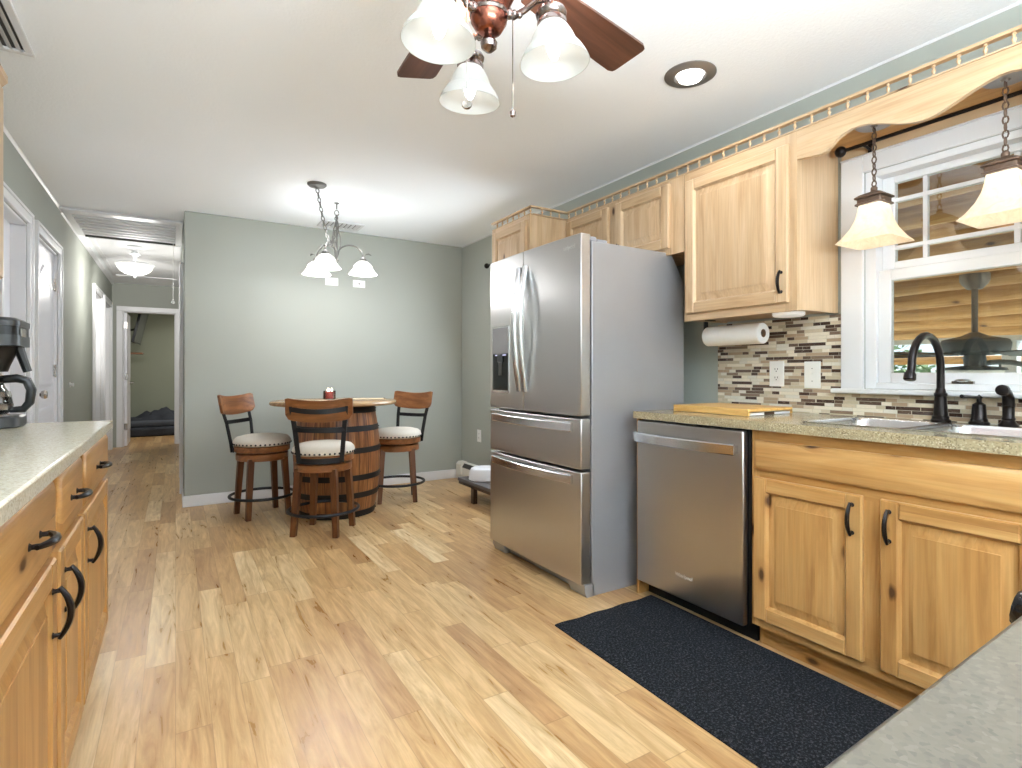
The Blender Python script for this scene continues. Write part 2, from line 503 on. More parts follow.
# ------------------------------------------------------------------ mesh builder
class MB:
    def __init__(s):
        s.bm = bmesh.new()
    def face(s, vs, mi=0):
        try:
            f = s.bm.faces.new(vs)
            f.material_index = mi
            return f
        except ValueError:
            return None
    def rings(s, rings, mi=0, cap0=True, cap1=True, closed=True, M=None, loop=False):
        vr = []
        for r in rings:
            vr.append([s.bm.verts.new((M @ Vector(p)) if M else Vector(p)) for p in r])
        n = len(vr[0])
        for a, b in list(zip(vr, vr[1:]))+([(vr[-1], vr[0])] if loop else []):
            for i in range(n if closed else n-1):
                j = (i+1) % n
                s.face((a[i], a[j], b[j], b[i]), mi)
        if cap0:
            s.face(vr[0][::-1], mi)
        if cap1:
            s.face(vr[-1], mi)
        return s
    def box(s, x0, x1, y0, y1, z0, z1, mi=0, M=None):
        x0, x1 = min(x0, x1), max(x0, x1)
        y0, y1 = min(y0, y1), max(y0, y1)
        z0, z1 = min(z0, z1), max(z0, z1)
        q = lambda z: [(x0, y0, z), (x1, y0, z), (x1, y1, z), (x0, y1, z)]
        return s.rings([q(z0), q(z1)], mi, M=M)
    def lathe(s, prof, M=None, n=28, mi=0, cap0=True, cap1=True):
        rs = []
        for r, h in prof:
            r = max(r, 1e-5)
            rs.append([(r*math.cos(2*PI*i/n), r*math.sin(2*PI*i/n), h) for i in range(n)])
        return s.rings(rs, mi, cap0, cap1, M=M)
    def tube(s, path, r, n=8, mi=0, closed=False, sx=1.0, M=None):
        P = [Vector(p) for p in path]
        k = len(P)
        rr = r if isinstance(r, (list, tuple)) else [r]*k
        rings = []
        up = None
        for i, p in enumerate(P):
            if closed:
                t = (P[(i+1) % k]-P[i-1]).normalized()
            else:
                t = (P[min(i+1, k-1)]-P[max(i-1, 0)]).normalized()
            if up is None:
                a = Vector((0, 0, 1)) if abs(t.z) < 0.9 else Vector((0, 1, 0))
                up = (a-t*a.dot(t)).normalized()
            else:
                up = (up-t*up.dot(t)).normalized()
            b = t.cross(up)
            rings.append([tuple(p+up*(rr[i]*math.cos(2*PI*j/n))+b*(rr[i]*sx*math.sin(2*PI*j/n))) for j in range(n)])
        if closed:
            return s.rings(rings, mi, False, False, M=M, loop=True)
        return s.rings(rings, mi, M=M)
    def prism(s, poly, axis, a, b, mi=0, M=None):
        def pt(u, v, w):
            return {'x': (w, u, v), 'y': (u, w, v), 'z': (u, v, w)}[axis]
        return s.rings([[pt(u, v, a) for u, v in poly], [pt(u, v, b) for u, v in poly]], mi, M=M)
    def sphere(s, c, r, n=14, mi=0, sc=(1, 1, 1), M=None):
        rs = []
        for i in range(n//2+1):
            t = PI*i/(n//2)
            q = max(math.sin(t), 1e-4)
            rs.append([(c[0]+r*sc[0]*q*math.cos(2*PI*j/n), c[1]+r*sc[1]*q*math.sin(2*PI*j/n), c[2]-r*sc[2]*math.cos(t)) for j in range(n)])
        return s.rings(rs, mi, M=M)
    def build(s, name, mats, parent=None, base=None, bevel=0.0, local=False, ang=35, seg=2, weld=False):
        if weld:
            bmesh.ops.remove_doubles(s.bm, verts=s.bm.verts, dist=1e-6)
        bmesh.ops.recalc_face_normals(s.bm, faces=s.bm.faces)
        off = Vector((0, 0, 0))
        if parent is not None and not local:
            off = woff(parent)
        elif base is not None:
            off = Vector(base)
        if off.length > 0:
            bmesh.ops.translate(s.bm, verts=s.bm.verts, vec=-off)
        for f in s.bm.faces:
            f.smooth = True
        for e in s.bm.edges:
            if len(e.link_faces) == 2 and e.calc_face_angle(0) > R(ang):
                e.smooth = False
        me = bpy.data.meshes.new(name)
        s.bm.to_mesh(me)
        s.bm.free()
        for m in (mats if isinstance(mats, (list, tuple)) else [mats]):
            me.materials.append(M[m])
        o = bpy.data.objects.new(name, me)
        COL.objects.link(o)
        if parent is not None:
            o.parent = parent
            OFF[o.name] = woff(parent)
        elif base is not None:
            o.location = base
            OFF[o.name] = Vector(base)
        if bevel > 0:
            b = o.modifiers.new('bevel', 'BEVEL')
            b.width = bevel
            b.segments = seg
            b.limit_method = 'ANGLE'
            b.angle_limit = R(40)
        return o

def tag(o, label, cat, group=None):
    o['label'] = label
    o['category'] = cat
    if group:
        o['group'] = group
    return o
def thing(name, label, cat, loc, group=None, rz=0.0):
    o = bpy.data.objects.new(name, None)
    o.empty_display_size = 0.1
    COL.objects.link(o)
    o.location = loc
    o.rotation_euler = (0, 0, rz)
    OFF[o.name] = Vector(loc)
    if label:
        tag(o, label, cat, group)
    return o
def struct(o):
    o['kind'] = 'structure'
    return o
def dup(root, loc, label=None, rz=None):
    r = root.copy()
    COL.objects.link(r)
    r.location = loc
    if rz is not None:
        r.rotation_euler = (0, 0, rz)
    if label:
        r['label'] = label
    for ch in list(root.children):
        c = ch.copy()
        COL.objects.link(c)
        c.parent = r
        for g in list(ch.children):
            d = g.copy()
            COL.objects.link(d)
            d.parent = c
    return r
def at(x, y, z, rx=0, ry=0, rz=0):
    return Matrix.Translation((x, y, z)) @ Matrix.Rotation(rz, 4, 'Z') @ Matrix.Rotation(ry, 4, 'Y') @ Matrix.Rotation(rx, 4, 'X')
def aim(p, d):
    """matrix at p whose z axis points along d"""
    return Matrix.Translation(p) @ Vector(d).to_track_quat('Z', 'Y').to_matrix().to_4x4()

def text_part(name, s, size, Mx, mat, parent):
    cu = bpy.data.curves.new(name, 'FONT')
    cu.body = s
    cu.size = size
    cu.extrude = 0.0006
    cu.align_x = 'CENTER'
    to = bpy.data.objects.new(name+'_tmp', cu)
    me = bpy.data.meshes.new_from_object(to)
    bpy.data.objects.remove(to)
    bpy.data.curves.remove(cu)
    me.transform(Matrix.Translation(-woff(parent)) @ Mx)
    me.materials.clear()
    me.materials.append(M[mat])
    o = bpy.data.objects.new(name, me)
    COL.objects.link(o)
    o.parent = parent
    return o

# ------------------------------------------------------------------ dimensions
XL, XR, YF, YN, ZC = -0.80, 2.5855, 5.33, -3.0, 2.44
HX, YE = 0.06, 10.15        # hall right side, hall end
CT = 0.913                  # counter height
UX = 2.2605                 # face of the upper cabinets

# ------------------------------------------------------------------ room shell
o = MB().box(-2.2, 3.0, YN-0.2, 13.6, -0.1, 0).build('floor', 'floor'); struct(o)
o = MB().box(-2.2, 3.0, YN-0.2, 13.6, ZC, ZC+0.1).build('ceiling', 'ceiling'); struct(o)

# left wall with its four door recesses (y0, y1)
DOORS = [(3.98, 4.62, 'recess'), (4.885, 5.70, 'panel'), (7.95, 8.72, 'plain'), (9.0, 9.85, 'plain')]
w = MB()
y = YN
for a, b, k in DOORS:
    w.box(XL-0.12, XL, y, a, 0, ZC)
    w.box(XL-0.12, XL, a, b, 2.05, ZC)
    y = b
w.box(XL-0.12, XL, y, YE+0.12, 0, ZC)
struct(w.build('wall_left', 'wall'))
w = MB()
w.box(HX, XR, YF, YF+0.12, 0, ZC)
struct(w.build('wall_far', 'wall', bevel=0.008))
w = MB()
w.box(HX, HX+0.12, YF+0.121, 6.0, 0, ZC).box(HX, HX+0.12, 6.0, 6.8, 2.05, ZC).box(HX, HX+0.12, 6.8, YE+0.12, 0, ZC)
struct(w.build('wall_hall', 'wall'))
w = MB()
w.box(XL, -0.67, YE, YE+0.12, 0, ZC).box(-0.67, 0.0, YE, YE+0.12, 2.03, ZC).box(0.0, HX, YE, YE+0.12, 0, ZC)
struct(w.build('wall_hall_end', 'wall'))
# right wall with the kitchen window opening
WY0, WY1, WZ0, WZ1 = 0.565, 1.275, 1.035, 1.985
w = MB()
w.box(XR, XR+0.14, YN, WY0, 0, ZC).box(XR, XR+0.14, WY1, YF+0.12, 0, ZC)
w.box(XR, XR+0.14, WY0, WY1, 0, WZ0).box(XR, XR+0.14, WY0, WY1, WZ1, ZC)
struct(w.build('wall_right', 'wall'))
# near wall behind the camera with an opening added to let daylight in
w = MB()
w.box(XL-0.12, 0.0, YN-0.12, YN, 0, ZC).box(1.4, XR+0.14, YN-0.12, YN, 0, ZC).box(0.0, 1.4, YN-0.12, YN, 2.1, ZC)
struct(w.build('wall_near', 'wall'))
# bedroom at the end of the hall
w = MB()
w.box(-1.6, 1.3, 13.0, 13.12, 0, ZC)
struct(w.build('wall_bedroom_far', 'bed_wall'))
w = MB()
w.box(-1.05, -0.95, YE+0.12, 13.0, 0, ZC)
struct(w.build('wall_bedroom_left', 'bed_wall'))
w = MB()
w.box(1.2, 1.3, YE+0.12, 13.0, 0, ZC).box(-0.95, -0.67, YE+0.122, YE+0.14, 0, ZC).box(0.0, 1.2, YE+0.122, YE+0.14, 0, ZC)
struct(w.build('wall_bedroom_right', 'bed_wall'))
# rooms behind the left doorways, closed boxes
w = MB()
w.box(-2.2, -2.1, YN, 13.0, 0, ZC)
struct(w.build('wall_outer_left', 'wall'))

# baseboards
bb = lambda n, *a: struct(MB().box(*a).build(n, 'white', bevel=0.004))
bb('baseboard_far', HX-0.005, XR, YF-0.014, YF-0.001, 0, 0.092)
bb('baseboard_hall', HX-0.013, HX-0.001, YF-0.014, 5.92, 0, 0.092)
bb('baseboard_left', XL+0.001, XL+0.014, 5.78, 7.87, 0, 0.092)
bb('baseboard_right', XR-0.014, XR-0.001, 3.56, 4.3, 0, 0.092)
# corner beads at the ceiling
def strip(n, y0, y1, x, sgn, s=0.022):
    p = [(x, ZC), (x+sgn*s, ZC), (x+sgn*s*0.75, ZC-s*0.5), (x+sgn*s*0.3, ZC-s*0.85), (x, ZC-s)]
    struct(MB().prism(p, 'y', y0, y1).build(n, 'white'))
strip('trim_1', YN, YF, XR, -1, 0.008)
strip('trim_2', YN, 5.84, XL, 1, 0.014)
strip('trim_3', 5.84, YE, XL, 1, 0.03)

# ------------------------------------------------------------------ doors on the left wall and in the hall
def casing(mb, y0, y1, zt, x, sgn, w=0.07, t=0.02):
    e = 0.018
    mb.box(x, x+sgn*t, y0-w+e, y0, 0, zt)
    mb.box(x, x+sgn*t, y1, y1+w-e, 0, zt)
    mb.box(x, x+sgn*t, y0-w+e, y1+w-e, zt+0.0002, zt+w-e)
    mb.box(x, x+sgn*t*1.4, y0-w, y0-w+e-0.0002, 0, zt+w-e)
    mb.box(x, x+sgn*t*1.4, y1+w-e+0.0002, y1+w, 0, zt+w-e)
    mb.box(x, x+sgn*t*1.4, y0-w, y1+w, zt+w-e+0.0002, zt+w)
def arch_outline(y0, y1, z0, z1, rise, n=14):
    pts = [(y0, z0), (y1, z0), (y1, z1-rise)]
    for i in range(1, n):
        t = i/n
        # cathedral arch: ogee rise to the middle
        yy = y1+(y0-y1)*t
        s = 0.5-0.5*math.cos(2*PI*t)
        pts.append((yy, z1-rise+rise*s))
    pts.append((y0, z1-rise))
    return pts
def panel_face(mb, outl, x, sgn):
    cy = sum(p[0] for p in outl)/len(outl)
    cz = (max(p[1] for p in outl)+min(p[1] for p in outl))/2
    def ins(d):
        hy = max(abs(p[0]-cy) for p in outl); hz = max(abs(p[1]-cz) for p in outl)
        return [(cy+(p[0]-cy)*(1-d/hy), cz+(p[1]-cz)*(1-d/hz)) for p in outl]
    levels = [(0, 0.0), (0.012, 0.008), (0.03, 0.009), (0.045, 0.002), (0.055, 0.002)]
    rs = []
    for d, h in levels:
        rs.append([(x+sgn*h, a, b) for a, b in ins(d)])
    mb.rings(rs, 0, False, True)
for i, (a, b, kind) in enumerate(DOORS):
    root = struct(thing('door_%d' % (i+1), None, None, (XL, (a+b)/2, 0)))
    f = MB()
    casing(f, a, b, 2.05, XL+0.001, 1)
    f.box(XL-0.12, XL+0.001, a+0.0005, a+0.015, 0, 2.034).box(XL-0.12, XL+0.001, b-0.015, b-0.0005, 0, 2.034).box(XL-0.12, XL+0.001, a+0.0005, b-0.0005, 2.0345, 2.0495)
    f.build('frame', 'white', root, bevel=0.004)
    sx = XL-0.02 if kind == 'panel' else XL-0.075
    s = MB().box(sx-0.035, sx, a+0.017, b-0.017, 0.008, 2.033)
    if kind != 'recess':
        panel_face(s, arch_outline(a+0.13, b-0.13, 1.0, 1.9, 0.12), sx+0.001, 1)
        panel_face(s, [(a+0.13, 0.2), (b-0.13, 0.2), (b-0.13, 0.85), (a+0.13, 0.85)], sx+0.001, 1)
    s.build('door_slab', 'door_white', root)
    if kind == 'panel':
        k = MB().lathe([(0.027, 0), (0.027, 0.006), (0.011, 0.012), (0.011, 0.03), (0.026, 0.04), (0.03, 0.055), (0.024, 0.068), (0.0, 0.072)], aim((sx, a+0.085, 0.955), (1, 0, 0)), 20)
        k.build('door_knob', 'nickel', root)
        for z in (0.35, 1.12, 1.8):
            MB().box(sx, sx+0.006, b-0.055, b-0.012, z-0.045, z+0.045).tube([(sx+0.008, b-0.015, z-0.05), (sx+0.008, b-0.015, z+0.05)], 0.008).build('hinge', 'nickel', root)
# hall end door: open leaf swung into the bedroom
root = struct(thing('door_5', None, None, (-0.3, YE, 0)))
f = MB()
for x0, x1 in ((-0.745, -0.67), (0.0, 0.06)):
    f.box(x0, x1, YE-0.02, YE-0.001, 0, 2.03)
f.box(-0.745, 0.06, YE-0.02, YE-0.001, 2.03, 2.1)
f.box(-0.67, -0.655, YE, YE+0.14, 0, 2.03).box(-0.015, 0.0, YE, YE+0.14, 0, 2.03).box(-0.655, -0.015, YE, YE+0.14, 2.015, 2.03)
f.build('frame', 'white', root, bevel=0.004)
s = MB().box(-0.652, -0.617, YE+0.03, YE+0.72, 0.01, 2.01)
ol = arch_outline(YE+0.14, YE+0.61, 1.0, 1.88, 0.1)
panel_face(s, ol, -0.616, 1)
panel_face(s, [(YE+0.14, 0.2), (YE+0.61, 0.2), (YE+0.61, 0.85), (YE+0.14, 0.85)], -0.616, 1)
s.build('door_slab', 'door_white', root)
k = MB().lathe([(0.026, 0), (0.026, 0.008), (0.01, 0.012), (0.01, 0.05)], aim((-0.617, YE+0.65, 0.95), (1, 0, 0)), 16)
k.tube([(-0.57, YE+0.65, 0.95), (-0.565, YE+0.6, 0.95), (-0.565, YE+0.54, 0.948)], [0.01, 0.009, 0.007])
k.build('door_handle', 'nickel', root)
for z in (0.3, 1.05, 1.82):
    MB().box(-0.66, -0.612, YE+0.012, YE+0.03, z-0.045, z+0.045).build('hinge', 'nickel', root)
# doorway casing on the right side of the hall
root = struct(thing('door_6', None, None, (HX, 6.4, 0)))
f = MB()
casing(f, 6.0, 6.8, 2.05, HX-0.001, -1)
f.build('frame', 'white', root, bevel=0.004)
MB().box(HX+0.04, HX+0.075, 6.0, 6.8, 0.0, 2.05).build('door_slab', 'door_white', root)

o = MB().lathe([(0.022, 0), (0.022, 0.008), (0.014, 0.012), (0.016, 0.03), (0.0, 0.034)], aim((XL, 6.3, 1.0), (1, 0, 0)), 16).build('wall_bumper', 'plate', base=(XL, 6.3, 1.0))
tag(o, 'small round white bumper on the sage wall past the panelled door', 'door stop')

# ------------------------------------------------------------------ kitchen window
root = struct(thing('window_1', None, None, (XR, 0.92, WZ0)))
yc = 0.92
f = MB()
c0, c1 = 0.47, 1.37
f.box(XR-0.02, XR-0.001, WY1, c1, WZ0-0.02, 2.055).box(XR-0.02, XR-0.001, c0, WY0, WZ0-0.02, 2.055)
f.box(XR-0.02, XR-0.001, WY0, WY1, 1.985, 2.055).box(XR-0.03, XR-0.001, c0-0.0, c1, 2.0551, 2.0615)
f.build('casing', 'white', root, bevel=0.004)
f = MB()
f.box(XR, XR+0.13, WY1-0.045, WY1, WZ0, WZ1).box(XR, XR+0.13, WY0, WY0+0.045, WZ0, WZ1)
f.box(XR, XR+0.13, WY0+0.045, WY1-0.045, WZ1-0.03, WZ1).box(XR, XR+0.13, WY0+0.045, WY1-0.045, WZ0, WZ0+0.025)
f.build('frame', 'vinyl', root, bevel=0.003)
f = MB().box(XR-0.045, XR+0.02, c0-0.035, c1+0.035, 1.012, 1.034)
f.build('sill', 'white', root, bevel=0.006)
gy0, gy1 = WY0+0.045, WY1-0.045      # 0.61 .. 1.23
def sash(name, x, z0, z1, st, rt, rb):
    s = MB()
    s.box(x, x+0.03, gy1-st, gy1, z0, z1).box(x, x+0.03, gy0, gy0+st, z0, z1)
    s.box(x, x+0.03, gy0+st, gy1-st, z1-rt, z1).box(x, x+0.03, gy0+st, gy1-st, z0, z0+rb)
    so = s.build(name, 'vinyl', root, bevel=0.003)
    MB().box(x+0.013, x+0.016, gy0+st, gy1-st, z0+rb, z1-rt).build('pane', 'glass', so)
    return so
lo = sash('lower_sash', XR+0.02, 1.06, 1.548, 0.05, 0.048, 0.045)
up = sash('upper_sash', XR+0.055, 1.53, 1.955, 0.05, 0.03, 0.055)
s = MB()
for yy in (1.068, 0.772):
    s.box(XR+0.060, XR+0.080, yy-0.008, yy+0.008, 1.586, 1.924)
for zz in (1.645, 1.85):
    s.box(XR+0.058, XR+0.082, gy0+0.05, gy1-0.05, zz-0.008, zz+0.008)
s.build('muntin', 'vinyl', up)
s = MB().box(XR+0.004, XR+0.02, yc-0.035, yc+0.035, 1.062, 1.072).sphere((XR+0.008, yc, 1.074), 0.02, sc=(0.6, 1.4, 0.35))
s.build('sash_lift', 'nickel', lo)
o = MB().box(XR-0.012, XR-0.001, c0, c1, 2.063, 2.105).build('trim_4', 'beige'); struct(o)

# ------------------------------------------------------------------ cabinets
def sweep_bar(mb, path, width_dir, w, t):
    """flat bar of width w along width_dir and thickness t swept along path"""
    W = Vector(width_dir).normalized()*(w/2)
    P = [Vector(p) for p in path]
    rs = []
    for i, p in enumerate(P):
        tg = (P[min(i+1, len(P)-1)]-P[max(i-1, 0)]).normalized()
        nn = tg.cross(W).normalized()*(t/2)
        rs.append([tuple(p+W*0.75+nn), tuple(p+W+nn*0.3), tuple(p+W-nn*0.6), tuple(p+W*0.8-nn), tuple(p-W*0.8-nn), tuple(p-W-nn*0.6), tuple(p-W+nn*0.3), tuple(p-W*0.75+nn)])
    return mb.rings(rs)
def face_map(kind, plane):
    """maps (u, v, n): u along y, v up, n out of the cabinet face"""
    if kind == 'R':      # right wall, faces -x
        return lambda u, v, n: (plane-n, u, v)
    return lambda u, v, n: (plane+n, u, v)        # left wall, faces +x
def mbox(mb, F, u0, u1, v0, v1, n0, n1, mi=0):
    a, b = F(u0, v0, n0), F(u1, v1, n1)
    mb.box(a[0], b[0], a[1], b[1], a[2], b[2], mi)
def rect_levels(mb, F, u0, u1, v0, v1, lv, mi=0, cap0=False):
    rs = []
    for d, n in lv:
        rs.append([F(u0+d, v0+d, n), F(u1-d, v0+d, n), F(u1-d, v1-d, n), F(u0+d, v1-d, n)])
    mb.rings(rs, mi, cap0, True)
def raised_door(F, u0, u1, v0, v1, parent, wd, st=0.055, th=0.019):
    """framed door: stiles and rails with a fielded panel"""
    mb = MB()
    e = 0.005
    def bar(a0, a1, b0, b1, mi):
        # bars with eased outer edges
        rs = []
        for d, n in ((0, 0.0), (0, th-e), (e*0.8, th)):
            rs.append([F(a0+d, b0+d, n), F(a1-d, b0+d, n), F(a1-d, b1-d, n), F(a0+d, b1-d, n)])
        mb.rings(rs, mi, True, True)
    bar(u0, u0+st, v0, v1, 0)
    bar(u1-st, u1, v0, v1, 0)
    bar(u0+st, u1-st, v0, v0+st, 1)
    bar(u0+st, u1-st, v1-st, v1, 1)
    rect_levels(mb, F, u0+st-0.002, u1-st+0.002, v0+st-0.002, v1-st+0.002, [(0, th-0.002), (0.006, th-0.008), (0.008, th-0.014), (0.012, th-0.0145), (0.044, th-0.0035), (0.0445, th-0.002)], 0)
    return mb.build('door', [wd+'_z', wd+'_y'], parent)
def drawer_front(F, u0, u1, v0, v1, parent, wd, th=0.019, name='drawer'):
    mb = MB()
    rect_levels(mb, F, u0, u1, v0, v1, [(0, 0.0), (0, th-0.009), (0.004, th-0.004), (0.014, th)], 0, True)
    return mb.build(name, [wd+'_y'], parent)
def pull(F, u, v, parent, vert=True, L=0.1, bow=0.03, th=0.019, r=0.006, wide=1.0):
    """arched bronze bar pull"""
    mb = MB()
    path, rad = [], []
    n = 10
    for i in range(n+1):
        t = i/n*2-1
        d = L/2*1.16*t
        h = th+bow*(1-0.62*t*t)
        path.append(F(u, v+d, h) if vert else F(u+d, v, h))
        rad.append(r*(1.25-0.45*t*t))
    mb.tube(path, rad, 8, sx=wide)
    for sgn in (-1, 1):
        d = sgn*L/2
        p0 = F(u, v+d, th) if vert else F(u+d, v, th)
        p1 = F(u, v+d, th+bow*0.5) if vert else F(u+d, v, th+bow*0.5)
        a, b = Vector(p0), Vector(p1)
        mb.tube([a, a+(b-a)*0.25, b], [r*1.3, r*0.8, r*0.85], 8)
    return mb.build('handle', 'bronze', parent)

def frame_face(F, u0, u1, v0, v1, openings, parent, wd, n0=-0.02):
    """face frame: full board grid with rectangular openings left out"""
    us = sorted(set([u0, u1]+[q for op in openings for q in op[:2]]))
    vs = sorted(set([v0, v1]+[q for op in openings for q in op[2:]]))
    mb = MB()
    # vertical stiles
    for a, b in zip(us, us[1:]):
        for c, d in zip(vs, vs[1:]):
            m = ((a+b)/2, (c+d)/2)
            if any(op[0] < m[0] < op[1] and op[2] < m[1] < op[3] for op in openings):
                continue
            rail = any(op[0] < m[0] < op[1] for op in openings) and not any(op[2] < m[1] < op[3] for op in openings)
            mbox(mb, F, a, b, c, d, n0, 0.0, 1 if rail else 0)
    return mb.build('face_frame', [wd+'_z', wd+'_y'], parent)

# --- upper cabinets on the right wall
def upper(label, y0, y1, z0, z1, face, doors, wd='maple', handles=(), back=XR-0.002):
    root = thing('wall_cabinet', label, 'cabinet', ((face+back)/2, (y0+y1)/2, z0))
    F = face_map('R', face)
    t = 0.016
    b = MB()
    b.box(face+0.02, back, y0, y0+t, z0+0.005, z1).box(face+0.02, back, y1-t, y1, z0+0.005, z1)
    b.box(face+0.02, back, y0+t, y1-t, z1-t, z1).box(face+0.02, back, y0+t, y1-t, z0+0.012, z0+0.012+t)
    b.box(back-0.008, back, y0+t, y1-t, z0+0.028, z1-t)
    b.build('body', [wd+'_z'], root)
    ops = []
    frame_face(F, y0, y1, z0, z1, [(d[0]+0.02, d[1]-0.02, d[2]+0.02, d[3]-0.02) for d in doors], root, wd)
    for k, d in enumerate(doors):
        do = raised_door(F, d[0], d[1], d[2], d[3], root, wd)
        for (dk, hu, hv) in handles:
            if dk == k:
                pull(F, hu, hv, do, True, 0.085, 0.028)
    return root
upper('large pale wood wall cabinet with one raised panel door above the paper towels', 1.391, 2.008, 1.373, 2.1415, UX,
      [(1.425, 1.99, 1.41, 2.095)], handles=[(0, 1.452, 1.5)])
upper('short pale two door wall cabinet above the refrigerator', 2.011, 3.04, 1.74, 2.1415, UX,
      [(2.105, 2.53, 1.775, 2.12), (2.6, 3.02, 1.775, 2.12)], handles=[(0, 2.5, 1.82), (1, 2.63, 1.82)])
upper('deep pale wall cabinet at the far side of the refrigerator', 3.043, 3.55, 1.42, 2.1415, 1.965,
      [(3.075, 3.52, 1.45, 2.11)], handles=[(0, 3.1, 1.52)])
upper('pale wall cabinet on the other side of the window beyond the valance', -0.16, 0.449, 1.373, 2.1415, UX,
      [(-0.14, 0.42, 1.41, 2.095)], handles=[(0, 0.39, 1.5)])

# gallery rail of turned spindles along the cabinet tops
root = thing('gallery_rail', 'long pale wooden spindle rail running along the cabinet tops', 'spindle rail', (UX, 1.8, 2.14))
def spindle_mesh(h):
    return [(0.004, 0), (0.0065, 0.002), (0.0065, h*0.12), (0.0035, h*0.2), (0.0055, h*0.36), (0.0075, h*0.5), (0.0055, h*0.64), (0.0035, h*0.8), (0.0065, h*0.88), (0.0065, h*0.98), (0.004, h)]
ZB = 2.142
bsh = MB()
rl = MB()
rx = UX+0.006
segs = [((rx, -0.16), (rx, 3.04)), ((rx, 3.04), (1.975, 3.04)), ((1.975, 3.04), (1.975, 3.55))]
for (xa, ya), (xb, yb) in segs:
    if abs(xa-xb) < 1e-6:
        bsh.box(xa-0.011, xa+0.011, ya, yb, ZB, ZB+0.005)
        rl.box(xa-0.012, xa+0.012, ya-0.005, yb+0.01, ZB+0.045, ZB+0.056)
    else:
        bsh.box(xb+0.011, xa-0.011, ya-0.011, ya+0.011, ZB, ZB+0.005)
        rl.box(xb-0.012, xa+0.012, ya-0.012, ya+0.012, ZB+0.045, ZB+0.056)
bsh.build('bottom_strip', 'maple_y', root)
rl.build('top_rail', 'maple_y', root)
sp0 = None
pts = []
yy = -0.14
while yy < 3.03:
    pts.append((rx, yy)); yy += 0.0735
for q in (2.2, 2.13, 2.06):
    pts.append((q, 3.04))
yy = 3.05
while yy < 3.56:
    pts.append((1.975, yy)); yy += 0.0735
for (px, py) in pts:
    if sp0 is None:
        sp0 = MB().lathe(spindle_mesh(0.04), at(px, py, ZB+0.005), 10).build('spindle', 'maple_z', root)
        base0 = (px, py)
    else:
        c = sp0.copy(); COL.objects.link(c); c.parent = root
        c.location = (px-base0[0], py-base0[1], 0)

# scalloped valance with its pendant board over the window
root = thing('valance', 'scalloped pale wood valance bridging the cabinets above the window', 'valance', (UX, 0.92, 2.0))
half = [(1.391, 2.02), (1.29, 2.008), (1.262, 2.012), (1.24, 2.03), (1.22, 2.048), (1.19, 2.062), (1.165, 2.068), (1.135, 2.068), (1.104, 2.062), (1.046, 2.042), (0.992, 2.02), (0.95, 2.008), (0.92, 2.005)]
prof = half+[(2*0.92-a, b) for a, b in half[-2::-1]]
poly = prof+[(prof[-1][0], 2.1415), (prof[0][0], 2.1415)]
# triangulable strip prism
mb = MB()
for (a, b), (c, d) in zip(prof, prof[1:]):
    q = [(a, b), (c, d), (c, 2.1415), (a, 2.1415)]
    mb.rings([[(UX+n, u, v) for u, v in q] for n in (0.0, 0.02)], 0)
bmesh.ops.remove_doubles(mb.bm, verts=mb.bm.verts, dist=1e-6)
inner = [f for f in mb.bm.faces if abs(f.normal.y) > 0.99 and 0.46 < f.calc_center_median().y < 1.38]
bmesh.ops.delete(mb.bm, geom=inner, context='FACES')
mb.build('front_board', 'maple_y', root, ang=50)
MB().box(UX+0.021, XR-0.002, 0.451, 1.389, 2.108, 2.126).build('pendant_board', 'wood_y', root)

# --- base cabinets
def base_cab(label, kind, face, back, y0, y1, drawers, doors, wd='wood', toe=0.05, ztop=0.876, toek=0.09):
    root = thing('base_cabinet', label, 'cabinet', ((face+back)/2, (y0+y1)/2, 0))
    F = face_map(kind, face)
    dx = 1 if kind == 'R' else -1
    b = MB()
    t = 0.016
    fx = face+dx*0.02
    for (ya, yb) in ((y0, y0+t), (y1-t, y1)):
        b.box(fx, back, ya, yb, toek, ztop)
        b.box(face+dx*toe, back, ya, yb, 0.001, toek)
    b.box(fx, back, y0+t, y1-t, toek, toek+t)
    b.box(back-dx*0.008, back, y0+t, y1-t, toek+t, ztop)
    b.build('body', [wd+'_z'], root)
    MB().box(face+dx*toe, face+dx*(toe+0.016), y0+t, y1-t, 0.001, toek).build('toe_kick', [wd+'_y'], root)
    ops = [(d[0]+0.015, d[1]-0.015, d[2]+0.015, d[3]-0.015) for d in doors+[q for q in drawers]]
    frame_face(F, y0, y1, toek, ztop, ops, root, wd)
    for d in doors:
        do = raised_door(F, d[0], d[1], d[2], d[3], root, wd)
        if len(d) > 4:
            pull(F, d[4], d[5], do, True, 0.096, 0.032, wide=d[6] if len(d) > 6 else 1.0, r=d[7] if len(d) > 7 else 0.006)
    for d in drawers:
        do = drawer_front(F, d[0], d[1], d[2], d[3], root, wd)
        if len(d) > 4:
            pull(F, d[4], d[5], do, False, 0.096, 0.032, r=0.0065)
    return root
base_cab('knotty wood sink base cabinet with two doors under the faucet', 'R', 1.985, 2.57, 0.498, 1.412,
         [(0.512, 1.394, 0.716, 0.836)], [(0.981, 1.394, 0.125, 0.688, 1.012, 0.605), (0.512, 0.925, 0.125, 0.688, 0.896, 0.605)])
base_cab('corner base cabinet beyond the sink cabinet, at the turn of the counter', 'R', 1.985, 2.57, -0.1, 0.495,
         [(-0.08, 0.48, 0.716, 0.836)], [(-0.08, 0.48, 0.125, 0.688)])
LF = -0.246
base_cab('last base cabinet on the left counter, wide drawer and door at the hall end', 'L', LF, XL+0.002, 2.06, 2.75,
         [(2.09, 2.735, 0.705, 0.862, 2.4, 0.785)], [(2.06+0.012, 2.735, 0.12, 0.688, 2.13, 0.58, 1.5)])
